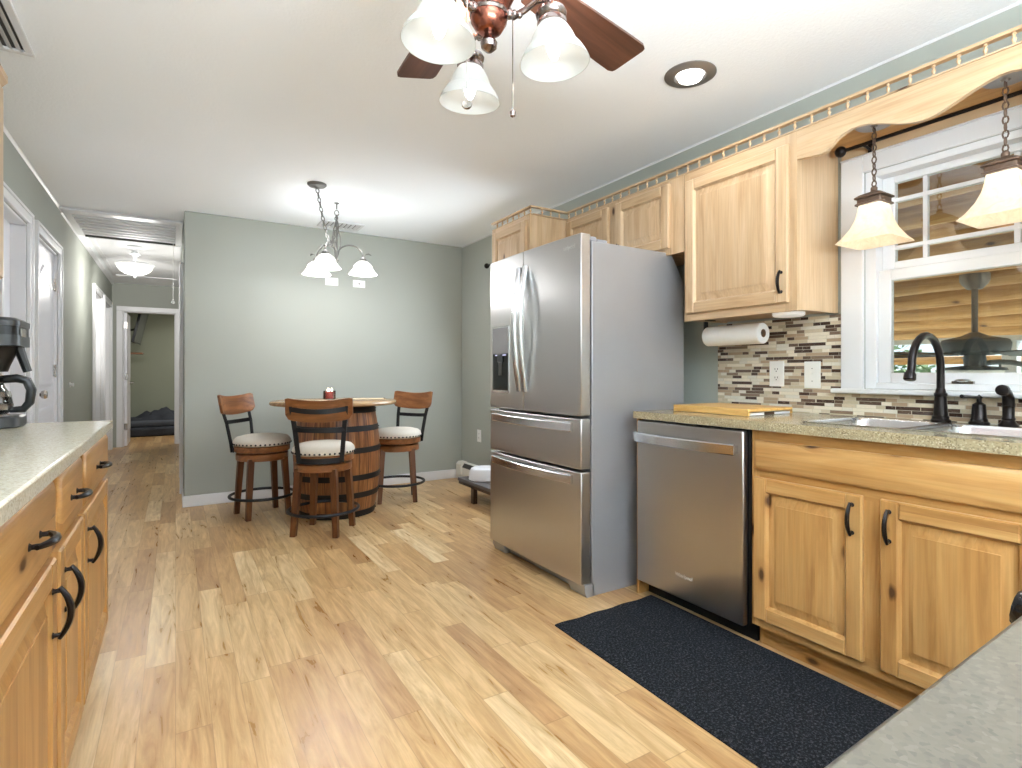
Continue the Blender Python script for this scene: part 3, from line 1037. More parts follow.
base_cab('narrow left base cabinet between two wider ones, beneath the coffee maker', 'L', LF, XL+0.002, 1.642, 2.058,
         [(1.675, 2.03, 0.705, 0.862, 1.86, 0.785)], [(1.665, 2.043, 0.12, 0.688, 1.72, 0.58, 1.5)])
base_cab('nearest visible left base cabinet with wide drawer at the frame edge', 'L', LF, XL+0.002, 0.9, 1.64,
         [(0.93, 1.61, 0.705, 0.862, 1.38, 0.785)], [(0.93, 1.617, 0.12, 0.688, 1.56, 0.58, 1.5)])
o = MB().box(XL+0.002, -0.215, 0.6, 2.78, 0.878, CT).build('countertop', 'counter_pale', base=(-0.5, 1.7, 0.878), bevel=0.005, seg=3)
tag(o, 'pale speckled countertop on the left cabinets under the coffee maker', 'countertop')

# left wall cabinet, only its edge in view
root = thing('wall_cabinet', 'pale wall cabinet on the left wall above the coffee maker', 'cabinet', (-0.63, 2.0, 1.38))
F = face_map('L', -0.479)
MB().box(XL+0.002, -0.499, 1.45, 2.36, 1.385, 2.02).build('body', 'maple_z', root, bevel=0.002)
MB().box(-0.499, -0.479, 1.45, 2.36, 1.385, 2.02).build('face_frame', 'maple_z', root, bevel=0.002)
raised_door(F, 1.48, 1.9, 1.4, 2.0, root, 'maple'); raised_door(F, 1.915, 2.345, 1.4, 2.0, root, 'maple')
MB().prism([(-0.479, 2.0), (-0.455, 2.03), (-0.455, 2.05), (XL+0.002, 2.05), (XL+0.002, 2.021), (-0.479, 2.021)], 'y', 1.45, 2.37).build('crown_molding', 'maple_y', root)

# --- right counter, with the sink cut-out
SX0, SX1, SY0, SY1 = 2.07, 2.445, 0.56, 1.245
c = MB()
CX0, CX1 = 1.945, XR-0.002
c.box(CX0, CX1, SY1, 2.058, 0.878, CT).box(CX0, CX1, -0.1, SY0, 0.878, CT)
c.box(CX0, SX0, SY0, SY1, 0.878, CT).box(SX1, CX1, SY0, SY1, 0.878, CT)
o = c.build('countertop', 'counter', base=(2.26, 1.0, 0.878))
tag(o, 'speckled tan countertop holding the sink and cutting board', 'countertop')
# stainless double bowl sink
root = thing('sink', 'double bowl stainless steel sink set in the tan countertop', 'sink', (2.26, 0.9, 0.72))
def bowl(y0, y1):
    rs = []
    def rr(d, z, r=0.05):
        out = []
        x0, x1, a, b = SX0+d, SX1-d, y0+d, y1-d
        for (cx, cy, st) in ((x1-r, b-r, 0), (x0+r, b-r, 90), (x0+r, a+r, 180), (x1-r, a+r, 270)):
            for k in range(5):
                t = R(st+k*22.5)
                out.append((cx+r*math.cos(t), cy+r*math.sin(t), z))
        return out
    mb = MB()
    mb.rings([rr(0.002, CT+0.003), rr(0.012, CT+0.003), rr(0.018, CT-0.006), rr(0.025, 0.77), rr(0.05, 0.74, 0.04), rr(0.06, 0.738, 0.03)], 0, False, True)
    o = mb.build('bowl', 'sink_steel', root)
    MB().lathe([(0.04, 0.739), (0.036, 0.743), (0.012, 0.741), (0.0, 0.741)], at((SX0+SX1)/2, (y0+y1)/2, 0), 20).build('drain', 'nickel', o)
bowl(0.91, SY1); bowl(SY0, 0.9)
r = MB()
r.box(SX0-0.006, SX1+0.006, SY1-0.012, SY1+0.006, CT+0.0005, CT+0.004).box(SX0-0.006, SX1+0.006, SY0-0.006, SY0+0.012, CT+0.0005, CT+0.004)
r.box(SX0-0.006, SX0+0.012, SY0, SY1, CT+0.0005, CT+0.004).box(SX1-0.012, SX1+0.006, SY0, SY1, CT+0.0005, CT+0.004).box(SX0, SX1, 0.898, 0.912, CT+0.0005, CT+0.004)
r.build('rim', 'sink_steel', root)

# backsplash (tiled wall face)
b = MB()
b.box(XR-0.009, XR-0.001, 1.37, 2.05, CT, 1.372).box(XR-0.009, XR-0.001, 0.47, 1.37, CT, 1.012).box(XR-0.009, XR-0.001, -0.1, 0.47, CT, 1.372)
struct(b.build('wall_backsplash', 'mosaic'))

# outlet and switch on the tile
def plate(name, label, cat, p, kind, ax='R', w=0.079, h=0.127, group=None):
    """p: centre of the plate on its wall"""
    root = thing(name, label, cat, p, group)
    if ax == 'R':
        G = lambda u, v, n: (p[0]-n, p[1]+u, p[2]+v)
    else:
        G = lambda u, v, n: (p[0]+u, p[1]-n, p[2]+v)
    def bx(mb, u0, u1, v0, v1, n0, n1):
        a, b = G(u0, v0, n0), G(u1, v1, n1)
        mb.box(a[0], b[0], a[1], b[1], a[2], b[2])
    q = MB(); bx(q, -w/2, w/2, -h/2, h/2, 0.0005, 0.006)
    q.build('cover_plate', 'plate', root, bevel=0.002)
    if kind == 'outlet':
        for s in (-1, 1):
            q = MB(); bx(q, -0.017, 0.017, s*0.021-0.014, s*0.021+0.014, 0.006, 0.008)
            so = q.build('socket', 'plate', root, bevel=0.001)
            q = MB()
            for du in (-0.007, 0.007):
                bx(q, du-0.0015, du+0.0015, s*0.021-0.002, s*0.021+0.007, 0.008, 0.0085)
            bx(q, -0.0025, 0.0025, s*0.021-0.011, s*0.021-0.006, 0.008, 0.0085)
            q.build('slots', 'slot', so)
    elif kind == 'switch':
        q = MB(); bx(q, -0.006, 0.006, -0.012, 0.012, 0.006, 0.0075); bx(q, -0.004, 0.004, 0.0, 0.01, 0.0075, 0.018)
        q.build('toggle', 'plate', root, bevel=0.001)
        q = MB()
        for s in (-1, 1):
            bx(q, -0.002, 0.002, s*0.03-0.002, s*0.03+0.002, 0.006, 0.0066)
        q.build('screw', 'slot', root)
    elif kind == 'jack':
        q = MB(); bx(q, -0.006, 0.006, -0.006, 0.006, 0.006, 0.009)
        q.build('jack', 'slot', root)
    elif kind == 'wide':
        q = MB()
        for s in (-1, 1):
            bx(q, s*0.021-0.014, s*0.021+0.014, -0.017, 0.017, 0.006, 0.0075)
        q.build('socket', 'plate', root, bevel=0.001)
    return root
plate('wall_outlet', 'white duplex outlet on the mosaic backsplash below the large cabinet', 'outlet', (XR-0.009, 1.69, 1.1), 'outlet')
plate('light_switch', 'white toggle switch on the mosaic backsplash next to the window casing', 'switch', (XR-0.009, 1.506, 1.095), 'switch')
plate('wall_outlet', 'wide white outlet plate high on the far wall under the chandelier', 'outlet', (1.238, YF-0.001, 1.958), 'wide', 'F', 0.118, 0.073)
plate('cable_jack', 'white wall plate with a cable jack, high on the far wall', 'wall plate', (1.493, YF-0.001, 1.957), 'jack', 'F', 0.115, 0.068)
plate('wall_outlet', 'small white outlet low on the right wall above the heater', 'outlet', (XR-0.001, 4.93, 0.475), 'outlet', 'R', 0.079, 0.122)

# ------------------------------------------------------------------ faucet set
root = thing('faucet', 'dark bronze gooseneck faucet behind the sink', 'faucet', (2.515, 0.963, CT))
bx_, by_ = 2.515, 0.963
MB().lathe([(0.034, 0), (0.034, 0.008), (0.028, 0.014), (0.028, 0.022), (0.024, 0.026), (0.019, 0.1), (0.022, 0.104), (0.022, 0.112), (0.018, 0.116), (0.015, 0.13)], at(bx_, by_, CT), 24).build('base', 'bronze', root)
path = [(bx_, by_, CT+0.12), (bx_, by_, CT+0.2)]
rad = 0.118
for i in range(13):
    t = R(180*i/12)
    path.append((bx_-rad+rad*math.cos(t), by_, CT+0.214+rad*math.sin(t)))
path += [(bx_-2*rad-0.006, by_, CT+0.195), (bx_-2*rad-0.012, by_, CT+0.18)]
MB().tube(path, [0.0135]*(len(path)-1)+[0.014], 12).build('spout', 'bronze', root)
MB().lathe([(0.014, 0), (0.019, 0.01), (0.02, 0.03), (0.016, 0.034)], aim((bx_-2*rad-0.009, by_, CT+0.197), (-0.25, 0, -1)), 18).build('nozzle', 'bronze', root)
root = thing('lever_valve', 'dark bronze lever valve right beside the gooseneck faucet', 'faucet valve', (2.515, 0.842, CT))
hx, hy = 2.515, 0.842
MB().lathe([(0.032, 0), (0.032, 0.008), (0.026, 0.013), (0.026, 0.02), (0.023, 0.024), (0.02, 0.075), (0.013, 0.08), (0.008, 0.084), (0.008, 0.096), (0.012, 0.1), (0.0, 0.112)], at(hx, hy, CT), 22).build('base', 'bronze', root)
MB().tube([(hx, hy, CT+0.1), (hx-0.07, hy, CT+0.105), (hx-0.15, hy, CT+0.108)], [0.006, 0.005, 0.007], 8).build('lever', 'bronze', root)
root = thing('side_sprayer', 'dark bronze side sprayer with bent neck, beyond the lever valve', 'sprayer', (2.515, 0.757, CT))
hx, hy = 2.515, 0.757
MB().lathe([(0.03, 0), (0.03, 0.006), (0.022, 0.014), (0.018, 0.022), (0.021, 0.028), (0.017, 0.034), (0.017, 0.07), (0.02, 0.074)], at(hx, hy, CT), 20).build('base', 'bronze', root)
MB().tube([(hx, hy, CT+0.072), (hx-0.002, hy, CT+0.1), (hx-0.018, hy, CT+0.122), (hx-0.045, hy, CT+0.13)], [0.018, 0.018, 0.016, 0.016], 12).build('spray_head', 'bronze', root)
MB().lathe([(0.016, 0), (0.02, 0.004), (0.019, 0.02), (0.012, 0.022)], aim((hx-0.042, hy, CT+0.129), (-1, 0, 0.1)), 16).build('nozzle', 'bronze', root)

# ------------------------------------------------------------------ dishwasher
root = thing('dishwasher', 'stainless steel dishwasher under the counter between refrigerator and sink cabinet', 'dishwasher', (2.25, 1.735, 0))
MB().box(1.985, 2.55, 1.418, 2.035, 0.1, 0.872).build('body', 'black', root)
MB().box(1.952, 1.983, 1.43, 2.038, 0.075, 0.868).build('door', 'steel_dark', root, bevel=0.006)
MB().box(2.03, 2.05, 1.42, 2.035, 0.002, 0.1).build('toe_kick', 'black', root)
h = MB()
path = []
for i in range(13):
    t = i/12*2-1
    path.append((1.951-0.022-0.026*(1-t*t), 1.742+0.288*t, 0.79))
sweep_bar(h, path, (0, 0, 1), 0.046, 0.018)
for t in (-0.96, 0.96):
    h.box(1.925, 1.953, 1.742+0.288*t-0.012, 1.742+0.288*t+0.012, 0.775, 0.807)
h.build('handle', 'steel_bright', root, bevel=0.0)
text_part('brand_lettering', 'Whirlpool', 0.024, Matrix(((0, 0, -1, 1.9515), (-1, 0, 0, 1.74), (0, 1, 0, 0.175), (0, 0, 0, 1))), 'silver_print', root)
o = MB().box(1.968, 2.57, 2.04, 2.056, 0.001, 0.876).build('end_panel', 'wood_z', base=(2.27, 2.048, 0))
tag(o, 'narrow wooden end panel between the dishwasher and the refrigerator', 'panel')

# ------------------------------------------------------------------ refrigerator
root = thing('refrigerator', 'tall stainless steel french door refrigerator with two freezer drawers', 'refrigerator', (2.05, 2.595, 0))
RY0, RY1 = 2.137, 3.058
MB().prism([(1.745, 0.0), (2.4, 0.0), (2.4, 1.6), (2.3, 1.757), (1.745, 1.757)], 'y', RY0, RY1).build('body', 'fridge_side', root, bevel=0.004)
def door_slab(y0, y1, z0, z1, name, bulge=0.012):
    # gently bowed front
    mb = MB()
    n = 8
    pts = []
    for i in range(n+1):
        yy = y0+(y1-y0)*i/n
        t = 2*(yy-RY0)/(RY1-RY0)-1
        pts.append((1.667+bulge*t*t*0.9, yy))
    poly = [(1.738, y0)]+pts+[(1.738, y1)]
    mb.prism(poly, 'z', z0, z1)
    return mb.build(name, 'steel', root, bevel=0.005, ang=20)
GY = 2.648
d_r = door_slab(RY0+0.002, GY-0.003, 0.892, 1.79, 'door')
d_l = door_slab(GY+0.003, RY1-0.002, 0.892, 1.79, 'door')
dr1 = door_slab(RY0+0.002, RY1-0.002, 0.63, 0.878, 'drawer')
dr2 = door_slab(RY0+0.002, RY1-0.002, 0.066, 0.616, 'drawer')
MB().prism([(1.70, 0.062), (1.70, 0.03), (1.715, 0.0), (1.76, 0.0), (1.76, 0.062)], 'y', RY0+0.0, RY0+0.13).prism([(1.72, 0.06), (1.72, 0.035), (1.76, 0.035), (1.76, 0.06)], 'y', RY0+0.13, RY1-0.13).prism([(1.70, 0.062), (1.70, 0.03), (1.715, 0.0), (1.76, 0.0), (1.76, 0.062)], 'y', RY1-0.13, RY1).build('grille', 'fridge_side', root)
MB().box(1.70, 1.79, RY0+0.015, RY0+0.075, 1.758, 1.785).box(1.79, 1.86, RY0+0.015, RY0+0.06, 1.758, 1.776).box(1.70, 1.79, RY1-0.075, RY1-0.015, 1.758, 1.785).build('hinge_cover', 'grey_plastic', root, bevel=0.008)
def bow_handle(p0, p1, out, r, parent, sx=0.6, n=14, rise=0.02):
    a, b = Vector(p0), Vector(p1)
    path = []
    for i in range(n+1):
        t = i/n
        q = a+(b-a)*t
        q.x -= rise+out*math.sin(PI*t)
        path.append(tuple(q))
    mb = sweep_bar(MB(), path, (0, 0, 1) if abs(b.z-a.z) < 0.1 else (0, 1, 0), r*2.4, r*1.1)
    for t in (0.035, 0.965):
        q = a+(b-a)*t
        mb.tube([(q.x+0.006, q.y, q.z), (q.x-rise-out*0.1, q.y, q.z)], r*0.8, 10)
    return mb.build('handle', 'steel_bright', parent)
bow_handle((1.679, GY-0.032, 1.0), (1.679, GY-0.032, 1.70), 0.038, 0.016, d_r)
bow_handle((1.679, GY+0.032, 1.0), (1.679, GY+0.032, 1.70), 0.038, 0.016, d_l)
bow_handle((1.686, RY0+0.06, 0.835), (1.686, RY1-0.06, 0.835), 0.03, 0.019, dr1, sx=0.6)
bow_handle((1.686, RY0+0.06, 0.575), (1.686, RY1-0.06, 0.575), 0.03, 0.019, dr2, sx=0.6)
# ice and water dispenser in the left door
dp = MB()
dp.box(1.6654, 1.6734, 2.808, 3.006, 0.985, 1.0).box(1.6654, 1.6734, 2.808, 3.006, 1.375, 1.385).box(1.6654, 1.6734, 2.808, 2.816, 1.0, 1.375).box(1.6654, 1.6734, 2.998, 3.006, 1.0, 1.375)
dpo = dp.build('dispenser', 'steel_bright', d_l)
MB().box(1.6639, 1.6734, 2.816, 2.998, 1.22, 1.375).build('control_panel', 'grey_plastic', d_l)
MB().box(1.6659, 1.6734, 2.816, 2.998, 1.0, 1.22).build('dispenser_recess', 'gloss_black', d_l)
MB().box(1.6554, 1.6674, 2.88, 2.93, 1.17, 1.215).box(1.6614, 1.6674, 2.885, 2.925, 1.09, 1.17).build('dispenser_paddle', 'charcoal', d_l, bevel=0.003)
MB().box(1.6649, 1.6664, 2.84, 2.97, 1.208, 1.214).build('dispenser_light', 'blue_led', d_l)
text_part('brand_lettering', 'Whirlpool', 0.032, Matrix(((0, 0, -1, 1.6729), (-1, 0, 0, 2.245), (0, 1, 0, 1.722), (0, 0, 0, 1))), 'silver_print', d_r)

# ------------------------------------------------------------------ mat
def mat_mesh():
    mb = MB()
    c = [(1.405, 1.975), (2.0, 1.985), (2.0, -0.2), (1.36, -0.2)]
    def lerp(u, v):
        a = Vector(c[0]).lerp(Vector(c[1]), u); b = Vector(c[3]).lerp(Vector(c[2]), u)
        return a.lerp(b, v)
    nu, nv = 16, 40
    top = [[None]*(nv+1) for _ in range(nu+1)]
    for i in range(nu+1):
        for j in range(nv+1):
            p = lerp(i/nu, j/nv)
            e = 0.004*math.sin(i*1.3)*(1 if j == 0 else 0)
            z = 0.009+0.0015*math.sin(i*0.9+j*0.5)
            if i in (0, nu) or j in (0, nv):
                z = 0.006
            top[i][j] = mb.bm.verts.new((p.x, p.y+e, z))
    for i in range(nu):
        for j in range(nv):
            mb.face((top[i][j], top[i+1][j], top[i+1][j+1], top[i][j+1]))
    ed = [v for v in mb.bm.edges if len(v.link_faces) == 1]
    r = bmesh.ops.extrude_edge_only(mb.bm, edges=ed)
    for v in [g for g in r['geom'] if isinstance(g, bmesh.types.BMVert)]:
        v.co.z = 0.001
    return mb
o = mat_mesh().build('floor_mat', 'mat', base=(1.7, 0.9, 0.001))
tag(o, 'charcoal ribbed carpet mat on the floor in front of the sink', 'mat')

# ------------------------------------------------------------------ things on and under the right counter
root = thing('cutting_board', 'thick bamboo cutting board with pull-out tray on the counter', 'cutting board', (2.29, 1.75, CT))
c = MB()
bx0, bx1, byy0, byy1 = 2.13, 2.46, 1.535, 1.965
c.box(bx0, bx1, byy0, byy1, CT+0.018, CT+0.032)
c.box(bx0, bx0+0.012, byy0, byy1, CT+0.001, CT+0.018).box(bx1-0.012, bx1, byy0, byy1, CT+0.001, CT+0.018).box(bx0+0.012, bx1-0.012, byy1-0.012, byy1, CT+0.001, CT+0.018)
c.build('board', 'board_wood', root, bevel=0.002)
MB().box(bx0+0.015, bx1-0.015, byy0+0.004, byy1-0.02, CT+0.002, CT+0.013).build('tray', 'tub_white', root, bevel=0.001)
MB().box(bx0+0.12, bx0+0.19, byy0+0.001, byy0+0.0038, CT+0.002, CT+0.016).build('tray_grip', 'dark_wood', root)

root = thing('paper_towel_holder', 'dark paper towel bracket screwed under the large wall cabinet', 'holder', (2.42, 1.82, 1.3))
MB().box(2.405, 2.435, 2.0, 2.006, 1.29, 1.3845).box(2.395, 2.445, 1.96, 2.006, 1.3805, 1.3845).build('bracket', 'black', root)
MB().tube([(2.42, 2.003, 1.297), (2.42, 1.67, 1.297)], 0.008).build('rod', 'black', root)
root = thing('paper_towel_roll', 'white paper towel roll hanging below the large wall cabinet', 'paper towels', (2.42, 1.82, 1.297))
Mx = aim((2.42, 1.66, 1.297), (0, 1, 0))
MB().rings([[(r*math.cos(2*PI*i/36), r*math.sin(2*PI*i/36), h) for i in range(36)] for r, h in ((0.02, 0.0), (0.048, 0.0), (0.051, 0.004), (0.051, 0.326), (0.048, 0.33), (0.02, 0.33))], 0, False, False, M=Mx).build('roll', 'paper', root)
MB().rings([[(r*math.cos(2*PI*i/24), r*math.sin(2*PI*i/24), h) for i in range(24)] for r, h in ((0.0201, 0.0), (0.0201, 0.33), (0.017, 0.33), (0.017, 0.0), (0.0201, 0.0))], 0, False, False, M=Mx).build('core', 'card', root)
o = MB().lathe([(0.07, 0), (0.07, -0.012), (0.062, -0.018), (0.0, -0.018)], at(2.42, 1.53, 1.3843), 28).build('puck_light', 'puck', base=(2.42, 1.53, 1.3843))
tag(o, 'flat white puck light under the large wall cabinet', 'light')

# curtain rods
root = thing('curtain_rod', 'dark bronze curtain rod above the kitchen window', 'curtain rod', (2.49, 0.92, 2.075))
MB().tube([(2.49, 1.31, 2.078), (2.49, 0.44, 2.078)], 0.008).build('rod', 'bronze', root)
for yy in (1.33, 0.41):
    MB().sphere((2.49, yy, 2.078), 0.024).build('finial', 'bronze', root)
for yy in (1.24, 0.6):
    MB().tube([(2.49, yy, 2.078), (2.52, yy, 2.078), (2.572, yy, 2.07)], 0.006).box(2.56, 2.5725, yy-0.01, yy+0.01, 2.063, 2.1).build('bracket', 'bronze', root)
root = thing('curtain_rod', 'dark curtain rod end poking past the far side of the refrigerator', 'curtain rod', (2.5, 4.1, 2.117))
MB().tube([(2.5, 4.6, 2.117), (2.5, 3.62, 2.117)], 0.009).build('rod', 'bronze', root)
MB().sphere((2.5, 4.622, 2.117), 0.026).build('finial', 'bronze', root)
MB().tube([(2.5, 4.45, 2.117), (2.584, 4.45, 2.117)], 0.007).build('bracket', 'bronze', root)
MB().tube([(2.5, 3.75, 2.117), (2.584, 3.75, 2.117)], 0.007).build('bracket', 'bronze', root)

# ------------------------------------------------------------------ pendants
def chain(mb, p0, p1, r=0.0028, L=0.026, w=0.008, sag=0.0):
    a, b = Vector(p0), Vector(p1)
    n = max(2, int((b-a).length/(L*0.78)))
    for i in range(n):
        t = (i+0.5)/n
        c = a.lerp(b, t); c.z -= sag*math.sin(PI*t)
        t2 = (i+0.9)/n
        c2 = a.lerp(b, t2); c2.z -= sag*math.sin(PI*t2)
        Mx = aim(c, (c2-c)) @ Matrix.Rotation(PI/2*(i % 2), 4, 'Z')
        mb.tube([(w*math.cos(2*PI*k/8), 0, L/2*math.sin(2*PI*k/8)) for k in range(8)], r, 5, closed=True, M=Mx)
def sq_rings(prof, n=6):
    """square section with rounded corners: (half side, z)"""
    out = []
    for h, z in prof:
        r = h*0.18
        ring = []
        for (cx, cy, st) in ((h-r, h-r, 0), (-(h-r), h-r, 90), (-(h-r), -(h-r), 180), (h-r, -(h-r), 270)):
            for k in range(4):
                t = R(st+30*k)
                ring.append((cx+r*math.cos(t), cy+r*math.sin(t), z))
        out.append(ring)
    return out
def make_pendant(x, y, label):
    zt = 2.107
    root = thing('pendant_light', label, 'pendant light', (x, y, zt), 'pendant lights over the sink')
    MB().lathe([(0.07, 0), (0.07, -0.01), (0.062, -0.018), (0.014, -0.02), (0.01, -0.026)], at(x, y, zt), 28).build('canopy', 'can_nickel', root)
    ch = MB(); chain(ch, (x, y, zt-0.022), (x, y, 1.845), 0.0028, 0.028, 0.008)
    ch.build('chain', 'rust_bronze', root)
    cp = MB()
    cp.lathe([(0.006, 1.85), (0.012, 1.842), (0.012, 1.83), (0.02, 1.822)], at(x, y, 0), 16)
    cp.rings(sq_rings([(0.02, 1.824), (0.04, 1.815), (0.054, 1.805), (0.054, 1.8), (0.046, 1.797), (0.046, 1.782), (0.052, 1.779), (0.052, 1.774)]), 0, M=at(x, y, 0))
    cp.build('cap', 'rust_bronze', root)
    sh = MB().rings(sq_rings([(0.042, 1.773), (0.045, 1.75), (0.052, 1.715), (0.066, 1.68), (0.088, 1.645), (0.106, 1.624), (0.104, 1.624), (0.085, 1.647), (0.062, 1.683), (0.048, 1.718), (0.041, 1.75)]), 0, False, False, M=at(x, y, 0))
    sh.build('shade', 'amber_frost', root)
    MB().sphere((x, y, 1.695), 0.024, sc=(1, 1, 1.4)).tube([(x, y, 1.775), (x, y, 1.725)], 0.014).build('bulb', 'bulb', root)
    light('pendant_glow', 'POINT', (x, y, 1.6), 0.18, (1, 0.9, 0.76), 0.03, parent=root)
make_pendant(2.365, 1.132, 'alabaster square pendant lamp nearer the large cabinet, over the sink')
make_pendant(2.365, 0.72, 'alabaster square pendant lamp farther from the large cabinet, at the frame edge')

# ------------------------------------------------------------------ left counter: coffee maker
root = thing('coffee_maker', 'dark grey drip coffee maker on the left countertop', 'coffee maker', (-0.5900, 2.62, CT))
cy = 2.62
def rrect(x0, x1, y0, y1, z, r=0.02, n=4):
    out = []
    for (cx_, cy_, st) in ((x1-r, y1-r, 0), (x0+r, y1-r, 90), (x0+r, y0+r, 180), (x1-r, y0+r, 270)):
        for k in range(n+1):
            t = R(st+90*k/n)
            out.append((cx_+r*math.cos(t), cy_+r*math.sin(t), z))
    return out
z0 = CT
b = MB().rings([rrect(-0.7500, -0.4650, cy-0.095, cy+0.095, z0+0.001, 0.06), rrect(-0.7500, -0.4600, cy-0.1, cy+0.1, z0+0.006, 0.06), rrect(-0.7500, -0.4600, cy-0.1, cy+0.1, z0+0.036, 0.06), rrect(-0.7500, -0.4670, cy-0.094, cy+0.094, z0+0.042, 0.06)])
b.build('base', 'charcoal', root)
MB().lathe([(0.068, 0), (0.068, 0.004), (0.0, 0.004)], at(-0.5650, cy, z0+0.042), 28).build('hot_plate', 'nickel', root)
MB().rings([rrect(-0.7700, -0.6600, cy-0.1, cy+0.1, z0+0.0425, 0.03), rrect(-0.7700, -0.6600, cy-0.1, cy+0.1, z0+0.3, 0.03)]).build('tower', 'black', root)
hd = MB()
for (a0, a1, grow) in ((0.285, 0.322, 0.0), (0.3535, 0.372, 0.0)):
    hd.rings([rrect(-0.7700, -0.4550+grow, cy-0.102-grow, cy+0.102+grow, z0+a0, 0.035), rrect(-0.7700, -0.4550+grow, cy-0.102-grow, cy+0.102+grow, z0+a1, 0.035)])
hd.rings([rrect(-0.7700, -0.4580, cy-0.1, cy+0.1, z0+0.372, 0.035), rrect(-0.7650, -0.4700, cy-0.09, cy+0.09, z0+0.382, 0.035)])
hd.build('head', 'charcoal', root)
MB().rings([rrect(-0.7680, -0.4580, cy-0.099, cy+0.099, z0+h_, 0.035) for h_ in (0.3222, 0.3533)]).build('dark_band', 'black', root)
MB().box(-0.4565, -0.4535, cy-0.07, cy+0.0, z0+0.318, z0+0.345).build('badge', 'nickel', root)
MB().rings([[(x+0.0, y_, z0+h) for x, y_, _ in rrect(-0.5550-r, -0.5550+r, cy-r, cy+r, 0, r*0.95)] for r, h in ((0.052, 0.195), (0.06, 0.22), (0.085, 0.284))]).build('filter_basket', 'black', root)
MB().tube([(-0.4750, cy, z0+0.283), (-0.4630, cy, z0+0.24), (-0.4500, cy, z0+0.195)], [0.016, 0.014, 0.013], 8).build('swing_arm', 'black', root)
cf = MB().lathe([(0.0, 0.048), (0.062, 0.048), (0.072, 0.06), (0.075, 0.085), (0.07, 0.115), (0.055, 0.14), (0.05, 0.155), (0.048, 0.155), (0.053, 0.139), (0.067, 0.114), (0.072, 0.085), (0.069, 0.062), (0.06, 0.051), (0.0, 0.051)], at(-0.5650, cy, z0), 32, cap0=False, cap1=False)
cfo = cf.build('carafe', 'jar', root)
MB().lathe([(0.05, 0.156), (0.054, 0.16), (0.054, 0.175), (0.04, 0.182), (0.0, 0.184)], at(-0.5650, cy, z0), 28).build('lid', 'black', cfo)
MB().tube([(-0.5200, cy, z0+0.168), (-0.4800, cy, z0+0.172), (-0.4520, cy, z0+0.163), (-0.4400, cy, z0+0.13), (-0.4450, cy, z0+0.085), (-0.4620, cy, z0+0.062), (-0.4980, cy, z0+0.06)], [0.014, 0.015, 0.015, 0.015, 0.014, 0.013, 0.01], 10, sx=0.9).build('handle', 'black', cfo)
MB().lathe([(0.0715, 0.108), (0.0725, 0.108), (0.068, 0.125), (0.066, 0.125)], at(-0.5650, cy, z0), 32).build('band', 'nickel', cfo)
MB().lathe([(0.073, 0.062), (0.0765, 0.075), (0.0765, 0.083), (0.073, 0.083)], at(-0.5650, cy, z0), 32).build('lower_band', 'nickel', cfo)

# ------------------------------------------------------------------ near peninsula and range at the lower right
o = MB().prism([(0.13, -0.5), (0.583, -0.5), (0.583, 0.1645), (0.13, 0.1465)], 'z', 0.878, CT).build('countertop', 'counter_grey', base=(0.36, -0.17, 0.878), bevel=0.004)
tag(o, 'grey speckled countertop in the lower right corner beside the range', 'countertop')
root = thing('base_cabinet', 'wooden base cabinet below the grey corner countertop beside the range', 'cabinet', (0.36, -0.17, 0))
MB().box(0.15, 0.575, -0.48, 0.12, 0.09, 0.877).box(0.15, 0.575, -0.48, 0.06, 0.001, 0.09).build('body', 'wood_z', root)
MB().box(0.165, 0.56, 0.121, 0.14, 0.705, 0.86).build('drawer', 'wood_x', root, bevel=0.004)
MB().box(0.165, 0.56, 0.121, 0.14, 0.12, 0.69).build('door', 'wood_z', root, bevel=0.004)
root = thing('range', 'black kitchen range beside the grey countertop, one knob in view', 'range', (0.965, -0.17, 0))
MB().box(0.588, 1.345, -0.5, 0.13, 0.02, 0.9).build('body', 'gloss_black', root, bevel=0.004)
MB().box(0.588, 1.345, -0.5, 0.14, 0.901, 0.915).build('cooktop', 'gloss_black', root, bevel=0.003)
MB().box(0.6, 1.333, 0.131, 0.15, 0.25, 0.8).build('oven_door', 'gloss_black', root, bevel=0.004)
MB().tube([(0.65, 0.19, 0.77), (1.28, 0.19, 0.77)], 0.012).tube([(0.67, 0.15, 0.77), (0.67, 0.19, 0.77)], 0.009).tube([(1.26, 0.15, 0.77), (1.26, 0.19, 0.77)], 0.009).build('oven_handle', 'steel_bright', root)
MB().box(0.6, 1.333, 0.131, 0.15, 0.04, 0.235).build('drawer', 'gloss_black', root, bevel=0.004)
MB().box(0.6, 1.333, 0.1405, 0.142, 0.825, 0.913).build('control_panel', 'gloss_black', root)
for x in (0.628, 0.8, 0.965, 1.13, 1.27):
    kb = MB()
    ring = [(0.021*(1+0.05*(i % 2))*math.cos(2*PI*i/24), 0.021*(1+0.05*(i % 2))*math.sin(2*PI*i/24)) for i in range(24)]
    kb.rings([[(a*s, b_*s, h) for a, b_ in ring] for s, h in ((1.1, 0), (1.1, 0.004), (0.95, 0.008), (0.9, 0.036), (0.7, 0.042))], 0, M=aim((x, 0.142, 0.892), (0, 1, 0.15)))
    kb.build('knob', 'gloss_black', root)

